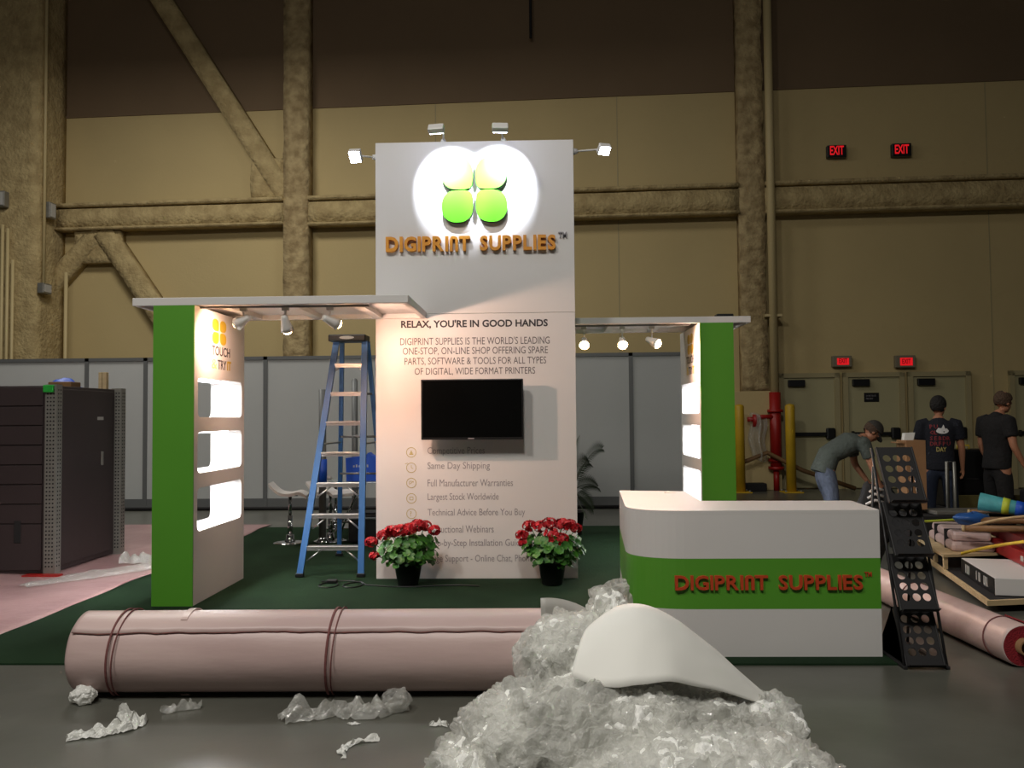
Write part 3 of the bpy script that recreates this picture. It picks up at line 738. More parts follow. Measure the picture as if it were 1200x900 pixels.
def band(x, w_, r, m, name, parent, a0=0, a1=360, p0=RP0, dd=None, ss=None, uu=None, tilt=0.0):
    dd, ss, uu = dd or d, ss or s, uu or up; b = MB(); n = 40; V = []
    for i in range(n+1):
        a = R(a0+(a1-a0)*i/n)
        q = p0+dd*(x+tilt*math.sin(a))
        V.append([b.bm.verts.new(q+dd*o+rr*(math.cos(a)*ss+math.sin(a)*uu)) for o, rr in ((-w_/2, r-0.002), (-w_/2, r+0.004), (w_/2, r+0.004), (w_/2, r-0.002))])
    for A, B in zip(V, V[1:]):
        for k in range(4): b.bm.faces.new((A[k], A[(k+1) % 4], B[(k+1) % 4], B[k]))
    return b.build(name, m, parent)
M['string'] = mat('dark_red_string', (112, 64, 62), 0.8)
M['tape'] = mat('clear_tape', (214, 190, 184), 0.15)
band(0.24, 0.010, RR+0.016, M['string'], 'binding_string', t, tilt=0.012)
band(0.27, 0.006, RR+0.016, M['string'], 'binding_string', t, tilt=0.02)
band(1.44, 0.012, RR+0.016, M['string'], 'binding_string', t, tilt=0.012)
band(1.47, 0.006, RR+0.016, M['string'], 'binding_string', t, tilt=0.018)
band(0.62, 0.035, RR+0.013, M['tape'], 'packing_tape', t, 60, 300)
band(2.68, 0.03, RR+0.013, M['tape'], 'packing_tape', t, 60, 300)
# loose end of the carpet: a lip along the whole roll
def lip_pts(u, v):
    x = 0.02+2.95*u
    a = R(92)-R(52)*v+(0.05*noise.noise(Vector((x*2.2, 0, 7)))+0.03*noise.noise(Vector((x*9, 0, 3))))*v
    rr = RR+0.003+0.007*v
    return RP0+d*x+rr*(math.cos(a)*s+math.sin(a)*up)
lo = sheet('loose_edge', lip_pts, 120, 8, M['pink'], 0.006, t)
M['redrim'] = mat('red_frayed_rim', (176, 112, 108), 0.9)
def rim(u):
    p = lip_pts(u, 1.0); return p
MB().tube([rim(i/119) for i in range(120)], [0.002+0.004*abs(noise.noise(Vector((i*0.6, 1, 3)))) for i in range(120)], 6).build('frayed_rim', M['redrim'], t)
# tape knots on top
def crumple(name, c, rad, seed, m, amp=0.10, sub=5, freq=5.0, label=None, cat='plastic wrap', parent=None, flat=False, floor=0.002, group=None, keep=None, smooth=False, pull=(1, 1, 1)):
    b2 = bmesh.new(); bmesh.ops.create_icosphere(b2, subdivisions=sub, radius=1)
    off = Vector((seed*3.17, seed*1.71, seed*5.3)); c = Vector(c)
    mr = min(rad) if not flat else max(rad)
    for v in b2.verts:
        n = v.co.normalized()
        p = Vector((n.x*rad[0], n.y*rad[1], n.z*rad[2]))
        q = Vector((p.x*pull[0]+0.3*p.z, p.y*pull[1], p.z*pull[2]))*freq+off
        dsp = 0.0
        warp = noise.noise_vector(q*0.6)*0.8
        dd, _ = noise.voronoi((q+warp)*0.55); dsp += (dd[1]-dd[0])*0.9-0.25
        dd, _ = noise.voronoi((q+warp)*1.5+off); dsp += (dd[1]-dd[0])*0.45-0.1
        dd, _ = noise.voronoi((q+warp*0.7)*3.6+off); dsp += (dd[1]-dd[0])*0.20
        dsp += 0.10*noise.noise(q*6)
        lv = noise.noise_vector(q*2.2)*amp*0.5
        v.co = c+p+n*dsp*amp*1.0+lv
        if keep: v.co = keep(v.co)
        if v.co.z < floor: v.co.z = floor+0.004*abs(noise.noise(q*3))
    for f in b2.faces: f.smooth = smooth
    b = MB(); b._merge(b2)
    o = b.build(name, m, parent, base=None if parent else (c.x, c.y, 0))
    if label: tag(o, label, cat, group)
    return o
# ------------------------------------------------------------------ heap of clear plastic in the foreground
heap = thing('plastic_heap', 'big heap of crumpled clear plastic wrap on floor in the foreground', 'plastic wrap', (0.35, 3.9, 0))
lobes = [((0.34, 3.86, 0.17), (0.5, 0.42, 0.27)), ((0.15, 4.10, 0.42), (0.25, 0.22, 0.2)), ((0.33, 4.24, 0.57), (0.11, 0.11, 0.14)), ((-0.10, 3.82, 0.13), (0.28, 0.32, 0.23)),
         ((0.95, 3.93, 0.12), (0.25, 0.3, 0.18)), ((-0.28, 3.70, 0.05), (0.2, 0.25, 0.13)), ((0.6, 3.46, 0.12), (0.6, 0.3, 0.19)), ((0.36, 3.66, 0.24), (0.34, 0.22, 0.17)), ((0.72, 3.72, 0.17), (0.28, 0.22, 0.16))]
def heap_skin(name, grow, voxel, amp, freq, m, seed, smooth):
    """one crumpled surface round all the lobes of the heap"""
    parts = []
    for c, r in lobes:
        b = MB().ball(c, [x*grow for x in r], 4); me = bpy.data.meshes.new('lobe'); b.bm.to_mesh(me); b.bm.free(); parts.append(me)
    me = fused(parts, voxel, 2); nr = [v.normal.copy() for v in me.vertices]
    for v, n in zip(me.vertices, nr):
        q = v.co*freq+Vector((seed*3.1, seed*1.7, 0)); w_ = noise.noise_vector(q*0.5)*0.7
        d1, _ = noise.voronoi((q+w_)*0.45); d2, _ = noise.voronoi((q+w_)*1.2); d3, _ = noise.voronoi((q+w_)*2.6)
        h = (d1[1]-d1[0]-0.3)*1.0+(d2[1]-d2[0]-0.3)*0.55+(d3[1]-d3[0]-0.3)*0.3+0.15*noise.noise(q*4)
        v.co += n*h*amp+noise.noise_vector(q*1.5)*amp*0.5
        if v.co.z < 0.002: v.co.z = 0.002
    return MB().addmesh(me).build(name, m, heap, smooth=smooth)
heap_skin('inner_wrap', 0.92, 0.011, 0.045, 11.0, M['milky'], 3, True)
heap_skin('outer_film', 1.0, 0.009, 0.050, 16.0, M['wrap'], 1, False)
# loose flaps of film standing off the heap
def flap(c, ax, ay, seed, amp=0.09):
    c, ax, ay = Vector(c), Vector(ax), Vector(ay); n = ax.cross(ay).normalized()
    def fn(u, v):
        q = Vector((u*2.4+seed, v*2.4, seed*1.7))
        dd, _ = noise.voronoi(q*1.4+noise.noise_vector(q)*0.6); d2, _ = noise.voronoi(q*3.5+noise.noise_vector(q*2)*0.5)
        h = (dd[1]-dd[0]-0.3)*1.0+(d2[1]-d2[0]-0.3)*0.35
        e = noise.noise_vector(q*1.5)*0.12
        p = c+ax*(u-0.5+e.x)+ay*(v-0.5+e.y)+n*(h*amp-amp*1.2*((u-0.5)**2+(v-0.5)**2)*2)
        p.z = max(0.003, p.z); return p
    return sheet('loose_flap', fn, 46, 46, M['wrap'], 0.0015, heap, smooth=False)
for k, (c, ax, ay) in enumerate((((0.05, 4.0, 0.50), (0.34, 0.1, 0.16), (-0.08, 0.3, 0.2)), ((0.36, 4.18, 0.66), (0.2, 0.05, 0.06), (-0.03, 0.1, 0.2)),
                                 ((-0.18, 3.75, 0.33), (0.36, 0, 0.14), (0.02, 0.36, 0.12)), ((0.2, 3.5, 0.36), (0.5, 0.02, 0.0), (0, 0.3, 0.18)), ((0.62, 3.55, 0.33), (0.5, 0.06, -0.04), (0, 0.3, 0.16)),
                                 ((0.98, 3.8, 0.24), (0.36, 0.02, -0.12), (0.04, 0.36, 0.12)), ((-0.38, 3.68, 0.14), (0.34, 0, 0.18), (0, 0.4, 0.05)), ((1.14, 3.8, 0.1), (0.22, 0.05, -0.2), (0.02, 0.4, 0.05)))):
    flap(c, ax, ay, 3.3*k+1)
# the smooth white foam sheet curling over the heap, its tip pointing right
def foam(u, v):
    # u along the ridge from the upper left to the tip at right, v across from the front hem over the crest to the back
    front = [Vector(q) for q in ((0.13, 3.70, 0.44), (0.27, 3.60, 0.425), (0.40, 3.58, 0.44), (0.54, 3.61, 0.445), (0.70, 3.70, 0.39), (0.874, 3.80, 0.322), (1.005, 3.88, 0.256))]
    crest = [Vector(q) for q in ((0.22, 3.97, 0.585), (0.33, 3.95, 0.662), (0.46, 3.95, 0.676), (0.60, 3.95, 0.622), (0.75, 3.94, 0.515), (0.90, 3.93, 0.388), (1.012, 3.92, 0.286))]
    back = [Vector(q) for q in ((0.30, 4.2, 0.45), (0.42, 4.26, 0.47), (0.55, 4.3, 0.46), (0.70, 4.26, 0.42), (0.83, 4.18, 0.35), (0.94, 4.05, 0.28), (1.02, 3.96, 0.25))]
    def cr(P, t_):
        x = t_*(len(P)-1); i = min(int(x), len(P)-2); f = x-i
        p0, p1, p2, p3 = P[max(i-1, 0)], P[i], P[i+1], P[min(i+2, len(P)-1)]
        return 0.5*((2*p1)+(p2-p0)*f+(2*p0-5*p1+4*p2-p3)*f*f+(3*p1-p0-3*p2+p3)*f**3)
    a, c, e = cr(front, u), cr(crest, u), cr(back, u)
    ctrl = c*2-(a+e)*0.5
    mid = (1-v)**2*a+2*v*(1-v)*ctrl+v*v*e
    mid += Vector((0, 0, 0.010*noise.noise(Vector((u*3, v*3, 1)))+0.004*noise.noise(Vector((u*9, v*9, 4)))))
    return mid
tag(sheet('foam_sheet', foam, 44, 30, M['paper'], 0.003, base=(0.6, 3.95, 0.3)), 'smooth white foam sheet curled over the plastic heap, tip pointing right', 'foam sheet')
def flag2(u, v):
    z = 0.03+0.57*v*(1-0.22*u*u)
    return (0.015+0.33*u-0.01*v, 4.50+0.03*math.sin(u*3)+0.05*u, z)
tag(sheet('foam_board', flag2, 12, 12, M['greyl'], 0.004, base=(0.1, 4.52, 0)), 'thin pale sheet standing upright between the heap and the carpet roll', 'foam sheet')
# ------------------------------------------------------------------ scraps of plastic on the floor
def scrap(label, path, width, h, seed, m=None, nu=46, nv=12, group=None, zb=0.0):
    P = [Vector((p[0], p[1], 0)) for p in path]
    def fn(u, v):
        x = u*(len(P)-1); i = min(int(x), len(P)-2); f = x-i; p = P[i].lerp(P[i+1], f)
        dr = (P[i+1]-P[i]).normalized(); n = Vector((-dr.y, dr.x, 0))
        wv = width*(0.35+0.65*math.sin(PI*min(max(u, 0.06), 0.94)))*(1+0.5*noise.noise(Vector((u*5, seed, 0))))
        q = p+n*(v-0.5)*wv+0.02*noise.noise_vector(Vector((u*7, v*3, seed)))
        z = 0.004+h*abs(noise.noise(Vector((u*6, v*2.5, seed+3))))*math.sin(PI*v)**0.5*1.6+0.3*h*abs(noise.noise(Vector((u*19, v*7, seed))))
        return (q.x, q.y, max(0.004, z)+zb)
    o = sheet('plastic_scrap', fn, nu, nv, m or M['scrap'], 0.002, smooth=False)
    return tag(o, label, 'plastic scrap', group)
scrap('long wisp of clear plastic along the floor before the carpet roll', [(-1.32, 4.38), (-1.05, 4.55), (-0.9, 4.48), (-0.72, 4.58)], 0.2, 0.11, 1)
crumple('plastic_scrap', (-0.76, 4.55, 0.06), (0.08, 0.07, 0.055), 21, M['scrap'], 0.03, 4, 14, 'bunched end of clear plastic at the foot of the carpet roll', 'plastic scrap')
scrap('white twisted plastic rag on floor below the left end of carpet roll', [(-2.3, 4.13), (-2.18, 4.2), (-2.08, 4.27), (-2.05, 4.36), (-2.2, 4.46)], 0.11, 0.07, 2, M['rag'])
scrap('small clear plastic wisp beside the white rag under carpet roll', [(-2.0, 4.5), (-1.9, 4.58), (-1.82, 4.6)], 0.09, 0.05, 3)
crumple('plastic_scrap', (-2.5, 4.66, 0.05), (0.07, 0.06, 0.045), 22, M['rag'], 0.03, 4, 14, 'small white plastic tuft touching the left end of carpet roll', 'plastic scrap')
scrap('bent strip of white plastic on floor left of the heap', [(-0.78, 4.14), (-0.9, 4.1), (-0.93, 4.0), (-0.9, 3.92)], 0.045, 0.03, 4, M['rag'], 24, 6)
scrap('tiny white crumb of plastic between the strip and the heap', [(-0.56, 4.34), (-0.5, 4.35), (-0.47, 4.33)], 0.05, 0.03, 5, M['rag'], 12, 6)
scrap('smallest white fleck on floor above the bent strip', [(-0.97, 4.35), (-0.92, 4.35)], 0.02, 0.012, 6, M['rag'], 8, 4)
scrap('clear plastic sheet lying on the pink film beside the brown cabinet', [(-4.75, 7.75), (-4.4, 8.3), (-4.1, 8.7), (-3.98, 9.2)], 0.4, 0.04, 7, zb=0.028)
scrap('crumpled yellowish plastic on the pink film near the green post', [(-4.45, 9.0), (-4.2, 9.1), (-4.0, 8.95)], 0.3, 0.11, 8, zb=0.028)
scrap('clear plastic sheet on the pink film in front of the brown cabinet', [(-5.9, 8.2), (-5.4, 7.9), (-5.0, 7.7)], 0.4, 0.03, 9, zb=0.028)
scrap('tiny red scrap of film beside green post', [(-4.02, 9.6), (-3.95, 9.62)], 0.08, 0.03, 10, M['redcarpet'], 10, 5, zb=0.028)
# ------------------------------------------------------------------ dark cabinet at left
t = thing('equipment_cabinet', 'tall dark brown metal cabinet with perforated steel corner posts', 'cabinet', (-5.9, 9.0, 0.03))
MB().box(-7.1, -4.86, 8.42, 9.72, 0.03, 1.9, 0.008).build('cabinet_body', M['cab'], t)
for k in range(7):
    z0 = 0.52+0.196*k
    b = MB().box(-7.1, -4.96, 8.405, 8.42, z0+0.004, z0+0.19, 0.004); b.build('slat_panel', M['cab'], t)
MB().box(-7.1, -4.96, 8.405, 8.42, 0.06, 0.515, 0.004).build('lower_panel', M['cab'], t)
b = MB().box(-5.235, -5.165, 8.398, 8.405, 0.33, 0.55, 0.004); b.build('vent', M['hole'], t)
MB().box(-4.86, -4.845, 8.5, 9.6, 0.08, 1.87, 0.005).build('side_door', M['cab'], t)
MB().box(-4.845, -4.83, 9.33, 9.37, 1.05, 1.2, 0.004).build('handle', M['galv'], t)
MB().box(-4.845, -4.843, 9.25, 9.38, 1.55, 1.585).build('door_label', M['greyl'], t)
def post(x, y):
    # angle post: one plate facing front, one facing right
    f = MB().box(x-0.115, x, y-0.006, y, 0.02, 1.91).box(x-0.006, x, y, y+0.1, 0.02, 1.91); o = f.build('corner_post', M['galv'], t)
    h = MB()
    for k in range(46):
        z = 0.1+k*0.039
        for c in range(3): h.cyl((x-0.09+c*0.032, y-0.0065, z), (x-0.09+c*0.032, y-0.0115, z), 0.0085, seg=6)
        h.cyl((x, y+0.03, z), (x+0.0015, y+0.03, z), 0.009, seg=6); h.cyl((x, y+0.07, z), (x+0.0015, y+0.07, z), 0.009, seg=6)
    h.build('hole_pattern', M['hole'], o); return o
post(-4.81, 8.395); post(-4.78, 9.66)
MB().box(-4.935, -4.83, 8.36, 8.385, 1.83, 1.905, 0.006).build('green_tag', mat('green_tag', (30, 150, 50), 0.5), t)
MB().box(-5.08, -4.72, 8.28, 8.385, 0.014, 0.032, 0.004).build('red_foot', M['redpipe'], t)
b = tag(MB().box(-4.62, -4.58, 9.5, 9.56, 1.9, 2.09, 0.004).box(-4.575, -4.53, 9.5, 9.56, 1.9, 2.09, 0.004).build('wood_offcut', M['wood']), 'short upright wooden offcuts on top of the brown cabinet', 'wood')
b.location.x -= 0.35; b.location.z = 1.9
o = tag(MB().box(-5.2, -4.95, 8.9, 9.1, 1.9, 1.96, 0.01).build('wood_block', M['brownwood']), 'flat brown block on top of cabinet behind the corner post', 'wood')
def lump(u, v): return (-5.35+0.35*u, 9.0+0.3*v, 1.903+0.11*math.sin(PI*u)*math.sin(PI*v)*(1+0.5*noise.noise(Vector((u*4, v*4, 9)))))
tag(sheet('blue_cloth', lump, 14, 12, M['bluebag'], 0.003), 'small dark blue bundle on top of the brown cabinet', 'cloth')
# ------------------------------------------------------------------ blue step ladder
t = thing('step_ladder', 'tall blue step ladder with silver steps and black cap beside tower', 'ladder', (-2.0, 8.8, 0.012))
def rail(name, p0, p1, wd, dp, m):
    p0, p1 = Vector(p0), Vector(p1); dz = (p1-p0).normalized(); x = Vector((1, 0, 0)); x = (x-dz*x.dot(dz)).normalized(); y = dz.cross(x)
    mx = Matrix((x, y, dz)).transposed().to_4x4(); mx.translation = p0
    b = MB(mx); L = (p1-p0).length
    b.box(-wd/2, wd/2, -0.003, 0.003, 0, L).box(-wd/2, -wd/2+0.006, 0.004, dp, 0, L).box(wd/2-0.006, wd/2, 0.004, dp, 0, L)
    r = b.build(name, m, t); return r
FL0, FL1 = Vector((-2.325, 8.257, 0.02)), Vector((-2.045, 8.6, 2.33)); FR0, FR1 = Vector((-1.725, 8.25, 0.02)), Vector((-1.755, 8.6, 2.33))
BL0, BL1 = Vector((-2.23, 9.5, 0.02)), Vector((-2.015, 8.72, 2.33)); BR0, BR1 = Vector((-1.68, 9.45, 0.02)), Vector((-1.75, 8.72, 2.33))
rail('front_rail', FL0, FL1, 0.06, 0.03, M['blue']); rail('front_rail', FR0, FR1, 0.06, 0.03, M['blue'])
rail('rear_rail', BL0, BL1, 0.045, 0.03, M['blue']); rail('rear_rail', BR0, BR1, 0.045, 0.03, M['blue'])
for p, rl in ((FL0, 0), (FR0, 0), (BL0, 0), (BR0, 0)): MB().box(p.x-0.04, p.x+0.04, p.y-0.012, p.y+0.04, 0.0125, 0.05, 0.006).build('rubber_foot', M['black'], t)
MB().box(-2.115, -1.735, 8.54, 8.78, 2.325, 2.395, 0.012).build('top_cap', M['black'], t)
lg = MB(); lg.prism([(0.075*math.cos(2*PI*i/24)-1.925, 2.362+0.016*math.sin(2*PI*i/24)) for i in range(24)], 8.5385, 8.5395, 'XZ'); lg.build('cap_label', M['greyl'], t)
for k, z in enumerate((0.292, 0.598, 0.9, 1.2, 1.505, 1.8, 2.09)):
    f = z/2.33; a = FL0.lerp(FL1, f); b_ = FR0.lerp(FR1, f); y = a.y
    b = MB().box(a.x+0.022, b_.x-0.022, y-0.005, y+0.08, z-0.012, z+0.012, 0.003).box(a.x+0.022, b_.x-0.022, y-0.004, y+0.002, z-0.03, z-0.0125)
    st = b.build('step', M['alu'], t)
    if k in (0, 1, 2, 6):
        for (e, sg) in ((a, 1), (b_, -1)):
            dz = 0.13 if k < 6 else 0.06
            MB().tube([(e.x+sg*0.03, y+0.005, z-dz), (e.x+sg*(0.17 if k < 6 else 0.07), y+0.03, z-0.02)], 0.009, 6).build('step_brace', M['alu'], t)
for z in (0.45, 0.95, 1.35, 1.8):
    f = z/2.33; a = BL0.lerp(BL1, f); b_ = BR0.lerp(BR1, f)
    MB().tube([(a.x, a.y, z), (b_.x, b_.y, z)], 0.012, 6).build('rear_brace', M['greyd'], t)
for a, b_ in ((FL0.lerp(FL1, .55), BL0.lerp(BL1, .55)), (FR0.lerp(FR1, .55), BR0.lerp(BR1, .55))): MB().tube([a, b_], 0.009, 6).build('spreader', M['alu'], t)
# ------------------------------------------------------------------ stools, glass table, bag, bottle, stand poles behind the ladder
def stool(loc, rz, label):
    t = thing('bar_stool', label, 'stool', loc, rz, 'white bar stools'); L = WM[t.name]
    MB(L).lathe([(0, 0.022), (0.03, 0.022), (0.17, 0.012), (0.205, 0.004), (0.205, 0.0), (0, 0.0)], seg=32).build('base', M['chrome'], t)
    MB(L).lathe([(0.0, 0.1), (0.045, 0.1), (0.05, 0.05), (0.07, 0.02), (0, 0.02)], seg=20).build('base_cone', M['chrome'], t)
    MB(L).cyl((0, 0, 0.05), (0, 0, 0.34), 0.03).cyl((0, 0, 0.34), (0, 0, 0.60), 0.02).build('gas_column', M['chrome'], t)
    MB(L).box(-0.1, 0.1, -0.08, 0.08, 0.58, 0.602, 0.005).build('seat_plate', M['greyd'], t)
    b = MB(L); n = 16; prof = []
    for i in range(n+1):
        u = i/n; x = -0.235+0.45*u
        z = 0.615+0.11*max(0, (0.28-u)/0.28)**1.3-0.02*math.sin(PI*min(1, max(0, (u-0.25)/0.5)))-0.045*max(0, (u-0.8)/0.2)**1.5
        prof.append((x, z))
    top = [(x, z+0.022) for x, z in prof]; bot = [(x, z-0.015) for x, z in prof][::-1]
    b.prism(top+bot, -0.19, 0.19, 'XZ'); bmesh.ops.bevel(b.bm, geom=[e for e in b.bm.edges if len(e.link_faces) == 2 and e.calc_face_angle(0) > 0.7], offset=0.01, segments=2, affect='EDGES')
    b.build('seat', M['white'], t)
stool((-3.085, 10.55, 0.012), 0.15, 'white wave-seat bar stool standing alone left of the ladder')
stool((-2.62, 10.7, 0.012), -0.5, 'white wave-seat bar stool seen through the ladder, nearer of the two there')
stool((-2.85, 11.95, 0.012), 0.9, 'white wave-seat bar stool seen through the ladder, farther of the two there')
t = thing('side_table', 'glass topped folding table with crossed chrome legs behind ladder', 'table', (-2.2, 11.3, 0.012))
m = mat('pale_glass', (190, 200, 200), 0.08, alpha=0.5)
MB().box(-2.85, -1.5, 11.0, 11.6, 0.70, 0.715, 0.004).build('table_top', m, t)
for x in (-2.5, -1.85):
    for (y0, y1) in ((11.05, 11.55), (11.55, 11.05)): MB().tube([(x-0.18, y0, 0.015), (x+0.18, y1, 0.7)], 0.014, 8).build('leg', M['chrome'], t)
MB().tube([(-2.68, 11.05, 0.2), (-1.6, 11.05, 0.2)], 0.012).build('stretcher', M['chrome'], t)
t = thing('carrier_bag', 'bright blue printed carrier bag on the glass table right of ladder', 'bag', (-2.32, 11.3, 0.716))
b = MB().prism([(-2.53, 0.716), (-2.12, 0.716), (-2.1, 1.03), (-2.2, 1.055), (-2.24, 1.09), (-2.28, 1.05), (-2.54, 1.02)], 11.2, 11.4, 'XZ')
b.build('bag_body', M['bluebag'], t)
b = MB()
for (z, n, x0) in ((0.9, 6, -2.44), (0.81, 5, -2.4)):
    for k in range(n): b.box(x0+k*0.036, x0+k*0.036+0.02, 11.197, 11.1995, z, z+0.025*(1+0.4*(k % 2)))
b.build('white_print', M['greyl'], t)
t = thing('display_pole', 'tall grey pole on a chrome dome foot seen through the ladder', 'pole', (-2.72, 11.0, 0.012))
MB().lathe([(0, 0.1), (0.04, 0.095), (0.075, 0.05), (0.085, 0.0), (0, 0)], (-2.63, 10.35, 0.012), 20).build('dome_foot', M['chrome'], t)
MB().cyl((-2.63, 10.35, 0.1), (-2.63, 10.35, 1.9), 0.045).build('post', M['greyd'], t)
MB().cyl((-2.63, 10.35, 0.75), (-2.63, 10.35, 1.05), 0.055).build('blue_sleeve', M['bluebag'], t)
tag(MB().cyl((-2.72, 12.6, 0.012), (-2.72, 12.6, 2.1), 0.045).lathe([(0.045, 2.1), (0.03, 2.13), (0, 2.14)], (-2.72, 12.6, 0)).build('grey_post', M['greyd']), 'plain grey post in front of partition, right of the dome-footed pole', 'pole')
t = thing('storage_box', 'black box on the carpet beside the tower, behind ladder', 'box', (-2.1, 10.6, 0.012))
MB().box(-2.35, -1.95, 10.5, 10.8, 0.012, 0.36, 0.015).build('box_body', M['black'], t)
MB().box(-2.36, -1.94, 10.49, 10.81, 0.36, 0.385, 0.006).build('lid', M['black'], t)
def loopcable(n=70):
    pts = []
    for i in range(n):
        a = i/(n-1); x = -2.05+1.5*a; y = 7.86+0.05*math.sin(a*9)-0.1*a
        if a < 0.3: x += 0.14*math.sin(a*42); y += 0.16*math.cos(a*42)
        pts.append((x, y, 0.018))
    return pts
tag(MB().tube(loopcable(), 0.006, 6).build('power_cable', M['black']), 'looped black power cable on carpet in front of the ladder and tower', 'cable')
tag(MB().box(-1.98, -1.88, 7.93, 7.98, 0.0125, 0.05, 0.01).build('power_plug', M['black']), 'small black plug on the carpet at the cable loops', 'plug')

# ------------------------------------------------------------------ geraniums
def geranium(loc, label, heads, seed, spread=0.30, h0=0.25, h1=0.51):
    rnd = random.Random(seed)
    t = thing('potted_geranium', label, 'potted plant', loc, 0, 'red geraniums in front of the tower'); L = WM[t.name]
    pot = MB(L).lathe([(0, 0), (0.088, 0), (0.095, 0.01), (0.128, 0.2), (0.136, 0.2), (0.138, 0.225), (0.126, 0.226), (0.118, 0.19), (0, 0.188)], seg=32).build('pot', M['black'], t)
    MB(L).lathe([(0, 0.2), (0.119, 0.196), (0.117, 0.19)], seg=20).build('soil', M['soil'], pot)
    st = MB(L); lv = MB(L)
    def leaf(c, n, r):
        n = n.normalized(); a = n.orthogonal().normalized(); a = (Matrix.Rotation(rnd.random()*6.28, 3, n) @ a); b = n.cross(a)
        ctr = lv.bm.verts.new(c-n*r*0.25); k = 11; rim = []
        for i in range(k):
            th = 2*PI*i/k; rr = r*(1.0 if i % 2 else 0.86)
            if i == 0: rr = r*0.4
            rim.append(lv.bm.verts.new(c+rr*(math.cos(th)*a+math.sin(th)*b)+n*rnd.uniform(-.12, .12)*r))
        for i in range(k): lv.bm.faces.new((ctr, rim[i], rim[(i+1) % k])).smooth = True
    for i in range(330):
        th = rnd.random()*2*PI; q = rnd.random()**0.6; z = h0-0.09+(h1-h0+0.02)*rnd.random()
        prof = math.sin(PI*min(1, max(0.12, (z-(h0-0.16))/(h1-h0+0.24))))
        r = spread*q*prof
        c = Vector((r*math.cos(th), r*math.sin(th)*0.8, z))
        if c.z < 0.235 and r < 0.15: c.z = 0.25
        leaf(c, Vector((c.x*1.7, c.y*1.7-0.12, 0.22+rnd.uniform(-.1, .25))), rnd.uniform(0.028, 0.05))
        if i % 6 == 0: st.tube([(c.x*0.15, c.y*0.15, 0.2), (c.x*0.6, c.y*0.6, 0.2+(c.z-0.2)*0.6), (c.x, c.y, c.z)], 0.0035, 5)
    heads = [(x, y, z-0.025, r*1.18) for (x, y, z, r) in heads]
    for (x, y, z, r) in heads:
        st.tube([(x*0.2, y*0.2, 0.25), (x*0.7, y*0.7, z*0.7+0.05), (x, y, z)], 0.004, 5)
    lv.build('foliage', M['leaf'], t, fix=False); st.build('stems', M['leaf'], t)
    for (x, y, z, r) in heads:
        b = MB(L)
        for i in range(34):
            d = Vector((rnd.gauss(0, 1), rnd.gauss(0, 1), rnd.gauss(0.25, 0.9))).normalized()
            c = Vector((x, y, z))+Vector((d.x*r, d.y*r, d.z*r*0.72)); a = d.orthogonal().normalized(); e = d.cross(a); ph = rnd.random()*6
            ctr = b.bm.verts.new(c-d*0.006)
            rim = []
            for k in range(10):
                th = ph+2*PI*k/10; rr = 0.025*(1 if k % 2 else 0.68)
                rim.append(b.bm.verts.new(c+rr*(math.cos(th)*a+math.sin(th)*e)+d*rnd.uniform(-.003, .006)))
            for k in range(10): b.bm.faces.new((ctr, rim[k], rim[(k+1) % 10])).smooth = True
        b.build('blossom', M['petal'], t, fix=False)
geranium((-1.205, 7.86, 0.0122), 'potted red geranium at left foot of tower beside the ladder',
         [(-.21, -.06, .49, .055), (-.13, -.1, .53, .06), (-.05, -.11, .54, .06), (.03, -.1, .55, .06), (.1, -.07, .58, .06), (.16, -.02, .57, .05), (.25, -.04, .53, .048),
          (-.34, .0, .42, .05), (-.30, -.03, .30, .04), (-.17, .05, .5, .05), (0.05, .06, .55, .05)], 3)
geranium((0.115, 7.88, 0.0122), 'potted red geranium at right foot of tower near the counter',
         [(-.27, -.05, .48, .05), (-.25, -.06, .41, .045), (-.2, -.02, .56, .055), (-.11, -.07, .56, .055), (-.02, -.05, .59, .055), (.0, -.13, .5, .06), (.02, -.13, .42, .055),
          (.1, -.06, .58, .06), (.16, -.04, .57, .055), (.22, -.02, .54, .045), (.1, .08, .57, .05), (0.09, -.12, .46, .05)], 8)
